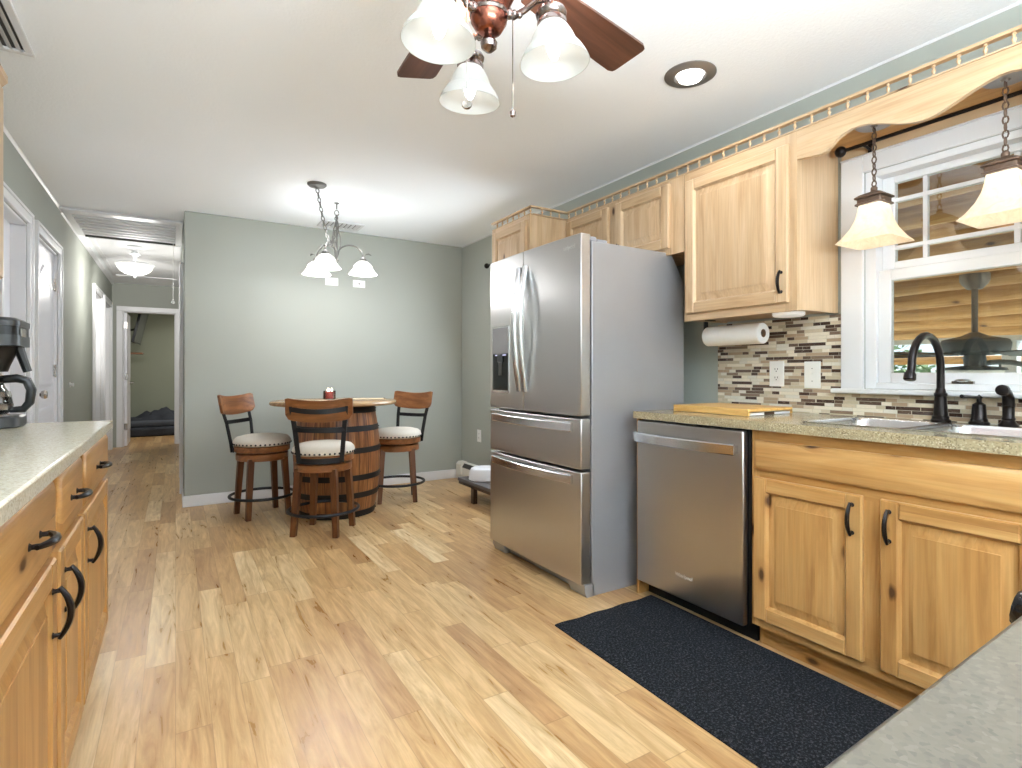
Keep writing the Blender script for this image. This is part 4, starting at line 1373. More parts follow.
# ------------------------------------------------------------------ ceiling fan
FX, FY = 0.624, 1.143
root = thing('ceiling_fan', 'bronze ceiling fan with reddish wood blades and three bell lights', 'ceiling fan', (FX, FY, ZC))
MB().lathe([(0.07, ZC), (0.068, ZC-0.03), (0.04, ZC-0.055), (0.0, ZC-0.055)], at(FX, FY, 0), 28).build('canopy', 'copper_metal', root)
MB().tube([(FX, FY, ZC-0.05), (FX, FY, 2.2)], 0.012, 12).build('downrod', 'copper_metal', root)
MB().lathe([(0.0, 2.21), (0.05, 2.205), (0.1, 2.19), (0.118, 2.16), (0.118, 2.12), (0.1, 2.095), (0.07, 2.085), (0.06, 2.06), (0.0, 2.06)], at(FX, FY, 0), 36).build('motor', 'copper_metal', root)
MB().lathe([(0.06, 2.062), (0.085, 2.055), (0.088, 2.045), (0.08, 2.035), (0.075, 2.032)], at(FX, FY, 0), 36).build('collar', 'pewter', root)
MB().lathe([(0.073, 2.032), (0.066, 2.0), (0.05, 1.965), (0.044, 1.948), (0.0, 1.948)], at(FX, FY, 0), 36).build('switch_housing', 'copper_metal', root)
MB().lathe([(0.044, 1.95), (0.047, 1.944), (0.045, 1.938)], at(FX, FY, 0), 28).build('band', 'pewter', root)
MB().lathe([(0.043, 1.938), (0.042, 1.925), (0.03, 1.905), (0.018, 1.898), (0.0, 1.898)], at(FX, FY, 0), 28).build('lower_cup', 'copper_metal', root)
MB().lathe([(0.011, 1.898), (0.011, 1.892), (0.02, 1.878), (0.018, 1.866), (0.008, 1.857), (0.0, 1.855)], at(FX, FY, 0), 24).build('finial', 'pewter', root)
# blades
a0 = math.atan2(1.282-FY, 1.19-FX)
BZ = 2.075
for k in range(5):
    a = a0+2*PI*k/5
    Mx = at(FX, FY, BZ, 0, 0, a) @ Matrix.Rotation(R(-11), 4, 'X')
    pts = [(0.15, -0.042), (0.3, -0.055), (0.5, -0.064), (0.566, -0.066), (0.582, -0.06), (0.586, -0.05), (0.586, 0.05), (0.582, 0.06), (0.566, 0.066), (0.5, 0.064), (0.3, 0.055), (0.15, 0.042)]
    bl = MB().prism(pts, 'z', -0.004, 0.004)
    bo = bl.build('blade', 'fan_wood', None)
    bo.parent = root
    bo.matrix_local = Matrix.Translation(-Vector((FX, FY, ZC))) @ Mx
    ir = MB().prism([(0.09, -0.02), (0.17, -0.014), (0.2, -0.036), (0.235, -0.04), (0.235, 0.04), (0.2, 0.036), (0.17, 0.014), (0.09, 0.02)], 'z', 0.0042, 0.011)
    io = ir.build('blade_iron', 'pewter', None)
    io.parent = bo
# lights
for k, deg in enumerate((-130, -14, 112)):
    # angles in camera-facing frame turned into the room frame
    u, d = math.cos(R(deg)), math.sin(R(deg))
    s_, c_ = math.sin(0.55656), math.cos(0.55656)
    dx, dy = u*c_+d*s_, -u*s_+d*c_
    rA = 0.148
    nx, ny = FX+dx*rA, FY+dy*rA
    ax = Vector((dx*0.07, dy*0.07, -1)).normalized()
    arm = MB().tube([(FX+dx*0.035, FY+dy*0.035, 1.945), (FX+dx*0.06, FY+dy*0.06, 1.93), (FX+dx*0.085, FY+dy*0.085, 1.94), (FX+dx*0.115, FY+dy*0.115, 1.958), (nx, ny, 1.955), (nx, ny, 1.92)], [0.009, 0.008, 0.007, 0.007, 0.008, 0.012], 10)
    for q in range(3):
        arm.sphere((FX+dx*(0.05+0.012*q), FY+dy*(0.05+0.012*q), 1.938-0.003*q), 0.012-0.002*q, 10)
    ao = arm.build('lamp_arm', 'pewter', root)
    base = Vector((nx, ny, 1.93))
    Ms = aim(base, ax)
    MB().lathe([(0.012, -0.005), (0.032, 0.0), (0.036, 0.008), (0.034, 0.016), (0.03, 0.02), (0.034, 0.026), (0.034, 0.034), (0.028, 0.036)], Ms, 28).build('lamp_holder', 'pewter', ao)
    MB().lathe([(0.03, 0.034), (0.038, 0.044), (0.047, 0.06), (0.054, 0.078), (0.057, 0.086), (0.061, 0.088), (0.066, 0.094), (0.074, 0.108), (0.08, 0.122), (0.078, 0.122), (0.071, 0.109), (0.062, 0.095), (0.053, 0.085), (0.044, 0.061), (0.034, 0.046)], Ms, 40, cap0=False, cap1=False).build('shade', 'frost', ao)
    MB().lathe([(0.012, 0.036), (0.014, 0.055), (0.016, 0.075), (0.0165, 0.085), (0.013, 0.1), (0.007, 0.112), (0.0, 0.117)], Ms, 18).build('bulb', 'bulb', ao)
    p = Ms @ Vector((0, 0, 0.145))
    light('fan_ceiling_fill', 'AREA', (FX+dx*0.2, FY+dy*0.2, 2.0), 4.0, (0.85, 0.93, 1), 0.1, (PI, 0, 0), parent=root)  # added upward fill to brighten the ceiling, not a lamp of the fan
    light('fan_glow', 'POINT', p, 0.05, (1, 0.97, 0.92), 0.04, parent=root)
for (dx, dy, zb, sc_, nm) in ((-0.072, -0.03, 1.71, 1.0, 'ball'), (0.052, -0.022, 1.726, 0.6, 'tag')):
    pc = MB().tube([(FX+dx, FY+dy, 1.95), (FX+dx, FY+dy, zb)], 0.0013, 5)
    po = pc.build('pull_chain', 'nickel', root)
    if nm == 'ball':
        MB().lathe([(0.0, -0.004), (0.0105, -0.003), (0.012, 0), (0.0105, 0.003), (0.0, 0.004)], aim((FX+dx, FY+dy, zb-0.008), (-0.5, -0.8, 0.25)), 20).build('chain_pull', 'nickel', po)
    else:
        MB().lathe([(0.002, 0), (0.007, -0.006), (0.006, -0.016), (0.0, -0.02)], at(FX+dx, FY+dy, zb), 14).build('chain_pull', 'pewter', po)

# recessed light
root = thing('recessed_light', 'recessed ceiling light with brushed nickel ring near the cabinets', 'ceiling light', (1.955, 1.705, ZC))
MB().rings([[(r*math.cos(2*PI*i/40), r*math.sin(2*PI*i/40), h) for i in range(40)] for r, h in ((0.112, 0), (0.112, -0.004), (0.1, -0.01), (0.07, -0.012), (0.06, -0.004), (0.062, 0))], 0, False, False, M=at(1.955, 1.705, ZC-0.0005)).build('trim_ring', 'can_nickel', root)
MB().lathe([(0.0, -0.034), (0.03, -0.031), (0.05, -0.021), (0.059, -0.002)], at(1.955, 1.705, ZC-0.001), 36, cap1=True).build('lens', 'lens', root)
light('recessed_glow', 'SPOT', (1.955, 1.705, ZC-0.04), 8, (1, 0.98, 0.95), 0.06, parent=root, spot=R(140))

# ------------------------------------------------------------------ chandelier
HKX, HKY = 1.075, 4.46
root = thing('chandelier', 'three arm iron chandelier with bell glass shades over the barrel table', 'chandelier', (HKX, HKY, ZC))
MB().lathe([(0.065, 0), (0.065, -0.008), (0.055, -0.018), (0.02, -0.024), (0.008, -0.035)], at(0.849, 4.088, ZC), 30).build('canopy', 'grey_iron', root)
ch = MB()
chain(ch, (0.849, 4.088, ZC-0.03), (0.93, 4.23, 2.19), 0.004, 0.04, 0.011)
chain(ch, (0.93, 4.23, 2.19), (1.0, 4.34, 2.07), 0.004, 0.04, 0.011)
chain(ch, (1.0, 4.34, 2.07), (HKX, HKY, 2.34), 0.004, 0.04, 0.011, sag=0.05)
ch.build('swag_chain', 'grey_iron', root)
MB().lathe([(0.02, 0), (0.02, -0.006), (0.006, -0.012), (0.005, -0.05)], at(HKX, HKY, ZC), 14).tube([(HKX+0.016*math.cos(t*0.55), HKY, 2.36+0.022*math.sin(t*0.55)) for t in range(12)], 0.004, 6).build('ceiling_hook', 'grey_iron', root)
st = MB()
st.tube([(HKX, HKY, 2.345), (HKX, HKY, 1.99)], 0.007, 8)
for k in range(3):
    a = 2*PI*k/3
    path = []
    for i in range(12):
        t = i/11
        rr = 0.006+0.024*math.sin(PI*t)
        path.append((HKX+rr*math.cos(a+t*3.0), HKY+rr*math.sin(a+t*3.0), 2.3-0.3*t))
    st.tube(path, 0.004, 6)
st.lathe([(0.0, 1.965), (0.012, 1.975), (0.016, 1.99), (0.01, 2.005), (0.007, 2.02)], at(HKX, HKY, 0), 16)
st.build('stem', 'grey_iron', root)
for k, deg in enumerate((22, 158, -95)):
    u, d = math.cos(R(deg)), math.sin(R(deg))
    dx, dy = u*c_+d*s_, -u*s_+d*c_
    rA = 0.2
    path = []
    for i in range(15):
        t = i/14
        rr = rA*(1-math.cos(PI*t))/2
        zz = 2.0+0.115*math.sin(PI*t)**0.9 if t < 0.5 else 2.028+0.087*math.sin(PI*t)
        path.append((HKX+dx*rr, HKY+dy*rr, zz))
    arm = MB().tube(path, 0.006, 8)
    ao = arm.build('arm', 'grey_iron', root)
    px, py = HKX+dx*rA, HKY+dy*rA
    lf = MB()
    lx, ly = HKX+dx*(rA+0.015), HKY+dy*(rA+0.015)
    tip = Vector((dx, dy, 0))
    side = Vector((-dy, dx, 0))
    for sg in (1,):
        pts = []
        for t, wv in ((0, 0), (0.25, 0.014), (0.55, 0.017), (0.8, 0.009), (1.0, 0)):
            c0_ = Vector((lx, ly, 2.045))+tip*(0.05*t)+Vector((0, 0, 0.012*math.sin(PI*t)))
            pts.append((c0_, wv))
        v1 = [tuple(c+side*wv) for c, wv in pts]
        v2 = [tuple(c-side*wv) for c, wv in pts[::-1]][1:-1]
        ring = v1+v2
        lf.rings([[(a, b_, z-0.0015) for a, b_, z in ring], [(a, b_, z+0.0015) for a, b_, z in ring]])
    lf.build('leaf', 'grey_iron', ao)
    MB().lathe([(0.008, 2.03), (0.014, 2.024), (0.026, 2.012), (0.03, 2.0), (0.03, 1.985), (0.026, 1.985)], at(px, py, 0), 24).build('lamp_holder', 'grey_iron', ao)
    MB().lathe([(0.028, 1.995), (0.045, 1.985), (0.066, 1.965), (0.076, 1.945), (0.073, 1.94), (0.08, 1.93), (0.1, 1.905), (0.112, 1.89), (0.109, 1.89), (0.096, 1.906), (0.076, 1.93), (0.07, 1.945), (0.06, 1.965), (0.04, 1.982)], at(px, py, 0), 40, cap0=False, cap1=False).build('shade', 'frost_bright', ao)
    MB().sphere((px, py, 1.935), 0.028, sc=(1, 1, 1.2)).build('bulb', 'bulb', ao)
    light('chandelier_ceiling_fill', 'POINT', (px, py, 2.1), 1.2, (0.95, 0.97, 1), 0.06, parent=root)  # fill added above the shades to lift the ceiling brightness
    light('chandelier_glow', 'POINT', (px, py, 1.86), 5.2, (0.98, 0.98, 1.0), 0.05, parent=root)

# ------------------------------------------------------------------ ceiling vents, shutter, hall lamp
def vent(label, x0, x1, y0, y1, along='y', n=6):
    root = thing('ceiling_vent', label, 'ceiling vent', ((x0+x1)/2, (y0+y1)/2, ZC))
    f = MB()
    b = 0.03
    z0, z1 = ZC-0.012, ZC-0.0005
    f.box(x0, x1, y0, y0+b, z0, z1).box(x0, x1, y1-b, y1, z0, z1).box(x0, x0+b, y0+b, y1-b, z0, z1).box(x1-b, x1, y0+b, y1-b, z0, z1)
    f.build('frame', 'white', root, bevel=0.004)
    MB().box(x0+b, x1-b, y0+b, y1-b, ZC-0.002, ZC-0.0005).build('opening', 'slot', root)
    for k in range(n):
        t = (k+0.5)/n
        if along == 'y':
            xx = x0+b+(x1-x0-2*b)*t
            MB().prism([(xx-0.012, ZC-0.003), (xx-0.010, ZC-0.003), (xx+0.008, ZC-0.014), (xx+0.006, ZC-0.014)], 'y', y0+b, y1-b).build('slat', 'white', root)
        else:
            yy = y0+b+(y1-y0-2*b)*t
            MB().prism([(yy-0.012, ZC-0.003), (yy-0.010, ZC-0.003), (yy+0.008, ZC-0.014), (yy+0.006, ZC-0.014)], 'x', x0+b, x1-b).build('slat', 'white', root)
    return root
vent('white ceiling register above the left wall cabinet', -0.73, -0.50, 2.55, 3.06, 'y', 6)
vent('white ceiling vent behind the chandelier', 1.08, 1.45, 4.98, 5.22, 'y', 8)

root = thing('shutter_vent', 'wide aluminium louvred attic fan shutter in the hall ceiling', 'louvred vent', (-0.35, 6.2, ZC))
f = MB()
f.box(-0.79, 0.055, 5.72, 5.85, ZC-0.022, ZC-0.0005).box(-0.79, -0.73, 5.85, 6.66, ZC-0.022, ZC-0.0005).box(0.0, 0.055, 5.85, 6.66, ZC-0.022, ZC-0.0005).box(-0.79, 0.055, 6.66, 6.72, ZC-0.022, ZC-0.0005)
f.build('frame', 'white', root, bevel=0.003)
for k in range(7):
    ya = 5.86+0.113*k
    MB().prism([(ya, ZC-0.016), (ya, ZC-0.034), (ya+0.008, ZC-0.036), (ya+0.014, ZC-0.026), (ya+0.06, ZC-0.021), (ya+0.105, ZC-0.02), (ya+0.105, ZC-0.016)], 'x', -0.728, -0.002).build('louver', 'alu', root)
MB().box(-0.728, -0.002, 6.652, 6.659, ZC-0.04, ZC-0.0225).build('shutter_bar', 'slot', root)
root = thing('pull_cord', 'thin pull cord with white knob hanging from the hall ceiling hatch', 'pull cord', (-0.02, 6.55, ZC-0.03))
MB().tube([(-0.02, 6.55, ZC-0.024), (-0.02, 6.56, 2.1), (-0.02, 6.56, 1.83)], 0.0022, 5).build('cord', 'plate', root)
MB().lathe([(0.003, 0), (0.012, -0.012), (0.014, -0.024), (0.0, -0.034)], at(-0.02, 6.56, 1.83), 12).build('knob', 'plate', root)
root = thing('hatch_panel', 'white attic hatch panel framed in the hall ceiling', 'hatch', (-0.35, 8.3, ZC))
MB().box(-0.68, 0.01, 6.85, 9.2, ZC-0.012, ZC-0.0005).build('panel', 'white', root)
f = MB()
f.box(-0.72, -0.681, 6.8, 9.25, ZC-0.02, ZC-0.0005).box(0.011, 0.045, 6.8, 9.25, ZC-0.02, ZC-0.0005).box(-0.681, 0.011, 9.2, 9.25, ZC-0.02, ZC-0.0005).box(-0.681, 0.011, 6.8, 6.849, ZC-0.02, ZC-0.0005)
f.build('frame', 'white', root)

root = thing('hall_light', 'white semi flush ceiling lamp with glowing bowl in the hall', 'ceiling light', (-0.36, 7.04, ZC-0.0125))
hz = ZC-0.0125
MB().lathe([(0.07, hz), (0.07, hz-0.02), (0.05, hz-0.04), (0.022, hz-0.05), (0.03, hz-0.07), (0.045, hz-0.085), (0.02, hz-0.1), (0.01, hz-0.16)], at(-0.36, 7.04, 0), 28).build('canopy', 'white', root)
MB().lathe([(0.05, 2.255), (0.1, 2.25), (0.172, 2.243), (0.178, 2.232), (0.168, 2.222), (0.1, 2.23), (0.05, 2.24)], at(-0.36, 7.04, 0), 36).build('pan', 'white', root)
MB().lathe([(0.162, 2.225), (0.155, 2.2), (0.13, 2.165), (0.09, 2.14), (0.04, 2.128), (0.0, 2.126)], at(-0.36, 7.04, 0), 36, cap0=False).build('bowl', 'frost_bright', root)
MB().lathe([(0.008, 2.126), (0.012, 2.118), (0.006, 2.1), (0.0, 2.098)], at(-0.36, 7.04, 0), 14).build('finial', 'white', root)
light('hall_glow', 'POINT', (-0.36, 7.04, 2.03), 14, (1, 0.98, 0.94), 0.16, parent=root)
light('hall_end_fill', 'SPOT', (-0.36, 7.25, 2.09), 60, (1, 0.98, 0.94), 0.1, (R(84), 0, 0), parent=root, spot=R(80))  # spot added along the hall to brighten its end wall, no separate lamp
light('hall_uplight', 'POINT', (-0.36, 7.04, 2.3), 2.0, (1, 0.98, 0.94), 0.05, parent=root)

# ------------------------------------------------------------------ barrel table
BX, BY = 1.099, 4.533
root = thing('barrel_table', 'bar table made from a whiskey barrel under a round wooden top', 'table', (BX, BY, 0))
prof = [(0.0, 0.004)]
H = 0.852
for i in range(17):
    t = i/16
    r = 0.283+0.045*(1-(2*t-1)**2)
    prof.append((r, 0.002+H*t))
prof.append((0.0, 0.002+H))
def rad_at(z):
    t = (z-0.002)/H
    return 0.283+0.045*(1-(2*t-1)**2)
MB().lathe(prof, at(BX, BY, 0), 48).build('barrel', 'barrel', root)
for (za, zb) in ((0.0, 0.05), (0.15, 0.195), (0.285, 0.33), (0.49, 0.535), (0.655, 0.7), (0.795, 0.852)):
    ra, rb = rad_at(za), rad_at(zb)
    hp = MB().rings([[(r*math.cos(2*PI*i/48), r*math.sin(2*PI*i/48), z) for i in range(48)] for r, z in ((ra-0.004, za+0.002), (ra+0.004, za+0.002), (rb+0.004, zb), (rb-0.004, zb), (ra-0.004, za+0.002))], 0, False, False, M=at(BX, BY, 0))
    for a in (-1.9, -0.35):
        rm = (ra+rb)/2+0.004
        hp.sphere((BX+rm*math.cos(a), BY+rm*math.sin(a), (za+zb)/2), 0.007, 8)
    hp.build('hoop', 'hoop', root)
TZ = 0.855
MB().lathe([(0.0, TZ), (0.46, TZ), (0.475, TZ+0.005), (0.48, TZ+0.016), (0.475, TZ+0.028), (0.468, TZ+0.031), (0.0, TZ+0.031)], at(BX-0.02, BY, 0), 64).build('tabletop', 'table_wood', root)
TZ += 0.0315
root = thing('candle', 'short red glass jar candle with lit wicks on the barrel table', 'candle', (1.085, 4.745, TZ))
CXc, CYc = 1.085, 4.745
MB().lathe([(0.0, TZ+0.006), (0.0475, TZ+0.006), (0.0475, TZ+0.062), (0.0, TZ+0.06)], at(CXc, CYc, 0), 28).build('wax', 'red_wax', root)
MB().lathe([(0.0, TZ), (0.046, TZ), (0.05, TZ+0.006), (0.05, TZ+0.07), (0.0485, TZ+0.07), (0.048, TZ+0.064), (0.048, TZ+0.005), (0.0, TZ+0.004)], at(CXc, CYc, 0), 28, cap0=False, cap1=False).build('jar', 'jar', root)
for k in range(3):
    a = 2*PI*k/3
    wx, wy = CXc+0.018*math.cos(a), CYc+0.018*math.sin(a)
    MB().lathe([(0.0, TZ+0.063), (0.007, TZ+0.071), (0.006, TZ+0.08), (0.0, TZ+0.094)], at(wx, wy, 0), 10).build('flame', 'flame', root)
for (px, py, rz, lb) in ((0.93, 4.36, 0.5, 'pale placemat on the barrel table behind the middle stool'), (1.36, 4.62, -0.3, 'pale placemat on the barrel table beside the far stool')):
    root = thing('placemat', lb, 'placemat', (px, py, TZ), 'placemats on the barrel table', rz)
    MB().box(-0.15, 0.15, -0.1, 0.1, 0.0003, 0.004).build('mat', 'placemat', root, local=True)
    MB().box(-0.15, -0.135, -0.1, 0.1, 0.0042, 0.0055).box(0.135, 0.15, -0.1, 0.1, 0.0042, 0.0055).build('band', 'mat_edge', root, local=True)

# ------------------------------------------------------------------ stools
def make_stool(loc, base_rot, seat_rot, label):
    """seat faces local +y at seat_rot; legs square at base_rot"""
    root = thing('bar_stool', label, 'stool', loc, 'swivel stools around the barrel table')
    Mb, Ms = Matrix.Rotation(base_rot, 4, 'Z'), Matrix.Rotation(seat_rot, 4, 'Z')
    turned = {'leg': base_rot, 'apron': base_rot, 'swivel_plate': base_rot, 'foot_ring': base_rot}
    Mb = Ms = None
    for sx, sy in ((1, 1), (-1, 1), (-1, -1), (1, -1)):
        a, b = 0.148, 0.122
        def q(c, z, h):
            return [(sx*c-h, sy*c-h, z), (sx*c+h, sy*c-h, z), (sx*c+h, sy*c+h, z), (sx*c-h, sy*c+h, z)]
        MB().rings([q(a, 0.001, 0.0185), q(b, 0.455, 0.0225)], 0, M=Mb).build('leg', 'stool_wood', root, local=True, bevel=0.003)
    MB().lathe([(0.182, 0.435), (0.188, 0.44), (0.188, 0.482), (0.18, 0.488)], Mb, 40).build('apron', 'stool_wood_x', root, local=True)
    MB().lathe([(0.13, 0.488), (0.13, 0.498)], Mb, 28).build('swivel_plate', 'iron', root, local=True)
    MB().lathe([(0.19, 0.499), (0.2, 0.503), (0.202, 0.54), (0.196, 0.546)], Ms, 40).build('seat_ring', 'stool_wood_x', root, local=True)
    seat = MB().lathe([(0.196, 0.547), (0.205, 0.553), (0.208, 0.572), (0.203, 0.592), (0.185, 0.61), (0.14, 0.622), (0.07, 0.628), (0.0, 0.63)], Ms, 44).build('seat_cushion', 'linen', root, local=True)
    nl = MB()
    for k in range(40):
        t = 2*PI*k/40
        nl.sphere((0.206*math.cos(t), 0.206*math.sin(t), 0.562), 0.0082, 6, M=Ms)
    nl.build('nailhead_trim', 'iron', seat, local=True)
    # footrest ring
    MB().tube([(0.232*math.cos(2*PI*i/40), 0.232*math.sin(2*PI*i/40), 0.158) for i in range(40)], 0.011, 8, closed=True, M=Mb).build('foot_ring', 'iron', root, local=True)
    # iron back frame
    fr = MB()
    def post(sg):
        pts = [(sg*0.135, -0.165, 0.5), (sg*0.142, -0.172, 0.58), (sg*0.155, -0.195, 0.72), (sg*0.168, -0.234, 0.86), (sg*0.17, -0.238, 0.885)]
        rs = []
        for x, y_, z in pts:
            rs.append([(x-0.015, y_-0.004, z), (x+0.015, y_-0.004, z), (x+0.015, y_+0.004, z), (x-0.015, y_+0.004, z)])
        fr.rings(rs, 0, M=Ms)
    post(1); post(-1)
    def curved(z0, z1, w, yb, dep, t, mi=0, mb=None, n=14, rnd=0.0, lean=0.0, sag=0.0):
        mb = mb or fr
        rs = []
        for i in range(n+1):
            s = i/n*2-1
            x = w*s
            yy = yb-dep*(1-s*s)
            zz0, zz1 = z0-sag*(1-s*s), z1-sag*(1-s*s)
            if rnd:
                k = max(0, (abs(s)-0.86)/0.14)
                zz0 += rnd*k*k; zz1 -= rnd*0.35*k*k
            rs.append([(x, yy, zz0), (x, yy+t, zz0), (x, yy+t-lean, zz1), (x, yy-lean, zz1)])
        mb.rings(rs, mi, M=Ms)
        return mb
    curved(0.715, 0.745, 0.16, -0.200, 0.03, 0.006, sag=0.006)
    curved(0.852, 0.885, 0.18, -0.235, 0.04, 0.006, sag=0.018)
    # band round the back of the seat ring
    rs = []
    for i in range(15):
        t = R(-90-46+92*i/14)
        c, s = math.cos(t), math.sin(t)
        rs.append([(0.203*c, 0.203*s, 0.498), (0.209*c, 0.209*s, 0.498), (0.209*c, 0.209*s, 0.535), (0.203*c, 0.203*s, 0.535)])
    fr.rings(rs, 0, M=Ms)
    fr.build('back_frame', 'iron', root, local=True)
    bk = MB()
    curved(0.80, 0.945, 0.213, -0.212, 0.04, 0.022, 0, bk, 20, 0.03, 0.022, 0.022)
    bk.build('backrest', 'stool_wood_x', root, local=True, bevel=0.004)
    for ch in root.children:
        ch.rotation_euler = (0, 0, turned.get(ch.name.split('.')[0], seat_rot))
    return root
make_stool((0.578, 4.748, 0), R(10.4), R(-128), 'round cushioned swivel stool farthest from the fridge, left of the barrel')
make_stool((0.88, 4.013, 0), R(-36), R(-20), 'round cushioned swivel stool in front of the barrel, back to camera')
make_stool((1.645, 4.685, 0), R(-17.8), R(120), 'round cushioned swivel stool nearest the wall corner, partly behind the barrel')

# ------------------------------------------------------------------ bench, tub, heater by the right wall
root = thing('low_bench', 'low dark grey bench standing beyond the refrigerator', 'bench', (2.3, 4.15, 0))
tp = MB()
for k in range(4):
    tp.box(2.12+0.092*k, 2.12+0.092*k+0.088, 3.75, 4.46, 0.155, 0.182)
tp.build('top', 'bench_grey', root, bevel=0.002)
fr = MB().box(2.125, 2.145, 3.76, 4.45, 0.13, 0.154).box(2.46, 2.48, 3.76, 4.45, 0.13, 0.154)
fr.build('rail', 'dark_wood', root)
for x, y_ in ((2.125, 4.16), (2.125, 3.8), (2.445, 4.16), (2.445, 3.8)):
    MB().box(x, x+0.035, y_, y_+0.05, 0.001, 0.154).build('leg', 'dark_wood', root)
mb = MB()
n = 48
rs = []
for r, z in ((0.0, 0.1835), (0.12, 0.1835), (0.134, 0.19), (0.126, 0.26), (0.114, 0.282), (0.1, 0.288), (0.0, 0.289)):
    rs.append([(max(r, 1e-4)*(1+(0.012 if i % 2 and 0.1 < r < 0.14 and 0.185 < z < 0.265 else 0))*math.cos(2*PI*i/n), max(r, 1e-4)*(1+(0.012 if i % 2 and 0.1 < r < 0.14 and 0.185 < z < 0.265 else 0))*math.sin(2*PI*i/n), z) for i in range(n)])
mb.rings(rs, 0, M=at(2.27, 4.24, 0))
o = mb.build('tub', 'tub_white', base=(2.27, 4.24, 0.1835))
tag(o, 'ribbed white plastic tub turned over on the low grey bench', 'tub')
root = thing('baseboard_heater', 'white electric baseboard heater along the right wall by the corner', 'heater', (2.54, 4.9, 0))
MB().prism([(2.583, 0.02), (2.52, 0.02), (2.515, 0.05), (2.515, 0.125), (2.54, 0.165), (2.583, 0.175)], 'y', 4.5, 5.27).build('body', 'heater', root, bevel=0.003)
MB().prism([(2.583, 0.001), (2.505, 0.001), (2.505, 0.155), (2.53, 0.18), (2.583, 0.18)], 'y', 5.2, 5.31).build('end_cap', 'heater', root, bevel=0.004)
MB().prism([(2.5145, 0.128), (2.539, 0.167), (2.5375, 0.169), (2.5125, 0.13)], 'y', 4.52, 5.18).build('grille', 'slot', root)

# ------------------------------------------------------------------ bedroom at the end of the hall
root = thing('floor_mattress', 'low slate mattress bed on the bedroom floor past the hall', 'mattress', (-0.1, 12.1, 0))
MB().box(-0.9, 0.9, 11.55, 12.95, 0.001, 0.16).build('mattress', 'cushion_dark', root, bevel=0.05, seg=4)
MB().box(-0.9, 0.9, 11.62, 12.95, 0.165, 0.26).build('topper', 'cushion_grey', root, bevel=0.035, seg=4)
mb = MB()
n1, n2 = 36, 14
random.seed(3)
gr = [[None]*(n2+1) for _ in range(n1+1)]
from mathutils import noise as mn
for i in range(n1+1):
    for j in range(n2+1):
        x = -0.75+1.35*i/n1
        y_ = 11.85+0.75*j/n2
        e = max(0, min(1, 5*min(i/n1, 1-i/n1, 0.2)))*max(0, min(1, 5*min(j/n2, 1-j/n2, 0.2)))
        h = 0.07+0.07*math.exp(-((x+0.3)/0.25)**2)
        z = 0.262+e*max(0.02, h*(0.75+1.5*mn.noise(Vector((x*4.5, y_*4.5, 1.3))))+0.035*mn.noise(Vector((x*13, y_*13, 4))))
        gr[i][j] = mb.bm.verts.new((x, y_, z))
for i in range(n1):
    for j in range(n2):
        mb.face((gr[i][j], gr[i+1][j], gr[i+1][j+1], gr[i][j+1]))
o = mb.build('rumpled_blanket', 'cushion_dark', base=(-0.1, 12.2, 0.262))
tag(o, 'heap of dark rumpled blanket on the slate mattress', 'blanket')
root = thing('television', 'flat dark television tilted on a wall arm inside the bedroom', 'television', (-0.6, 12.2, 1.9))
Mt_ = Matrix.Translation((-0.53, 12.0, 1.95)) @ Matrix.Rotation(R(-3), 4, 'Z') @ Matrix.Rotation(R(12.5), 4, 'Y')
MB().box(-0.02, 0.02, -0.5, 0.5, -0.33, 0.33, M=Mt_).build('case', 'black', root, bevel=0.004)
MB().box(0.0205, 0.0225, -0.485, 0.485, -0.31, 0.31, M=Mt_).build('screen', 'screen', root)
MB().tube([(-0.56, 12.04, 1.9), (-0.75, 12.1, 1.85), (-0.945, 12.15, 1.85)], 0.02).box(-0.949, -0.93, 12.05, 12.25, 1.7, 2.0).build('wall_arm', 'black', root)
root = thing('wall_shelf', 'small wooden wall shelf below the bedroom television', 'shelf', (-0.8, 12.2, 1.45))
MB().box(-0.949, -0.50, 12.0, 12.35, 1.44, 1.47).build('board', 'stool_wood_x', root)
MB().tube([(-0.945, 12.18, 1.3), (-0.9, 12.18, 1.38), (-0.72, 12.18, 1.435)], 0.012).build('bracket', 'iron', root)
mb = MB()
rs = []
for i in range(7):
    z = 1.471+0.12*i/6
    w_ = 0.07+0.03*math.sin(i*1.4)
    rs.append([(-0.82+w_*math.cos(2*PI*k/10)*(1+0.2*math.sin(3*k+i)), 12.15+0.09*math.sin(2*PI*k/10), z) for k in range(10)])
mb.rings(rs)
o = mb.build('cloth_bundle', 'rust_cloth', base=(-0.82, 12.15, 1.471))
tag(o, 'dark brown cloth bundle piled on the bedroom wall shelf', 'cloth')
light('bedroom_light', 'AREA', (0.6, 11.6, 2.4), 16, (1, 0.95, 0.88), 0.5)

# ------------------------------------------------------------------ porch outside the kitchen window
o = MB().box(2.8, 40, -30, 35, -0.7, -0.6).build('ground', 'ground'); struct(o)
root = thing('porch_roof', 'sloping porch roof of round pine logs seen through the window', 'porch roof', (5.2, 1.5, 1.4))
slope = -0.286
def rz_(x):
    return 2.75+slope*(x-2.8)
n = 0
x = 3.0
while x < 6.95:
    r = 0.113
    lg = MB()
    rs = []
    for j in range(13):
        yy = -3.0+9.0*j/12
        w_ = r*(1+0.06*math.sin(j*2.1+n*1.7))
        rs.append([(x+w_*math.cos(2*PI*k/14), yy, rz_(x)+w_*math.sin(2*PI*k/14)+0.012*math.sin(j*0.9+n)) for k in range(14)])
    lg.rings(rs)
    lg.build('log', 'log_wood', root)
    x += 0.3; n += 1
MB().prism([(2.78, rz_(2.78)+0.06), (7.0, rz_(7.0)+0.06), (7.0, rz_(7.0)+0.12), (2.78, rz_(2.78)+0.12)], 'y', -3.0, 6.0).build('roof_deck', 'porch_dark', root)
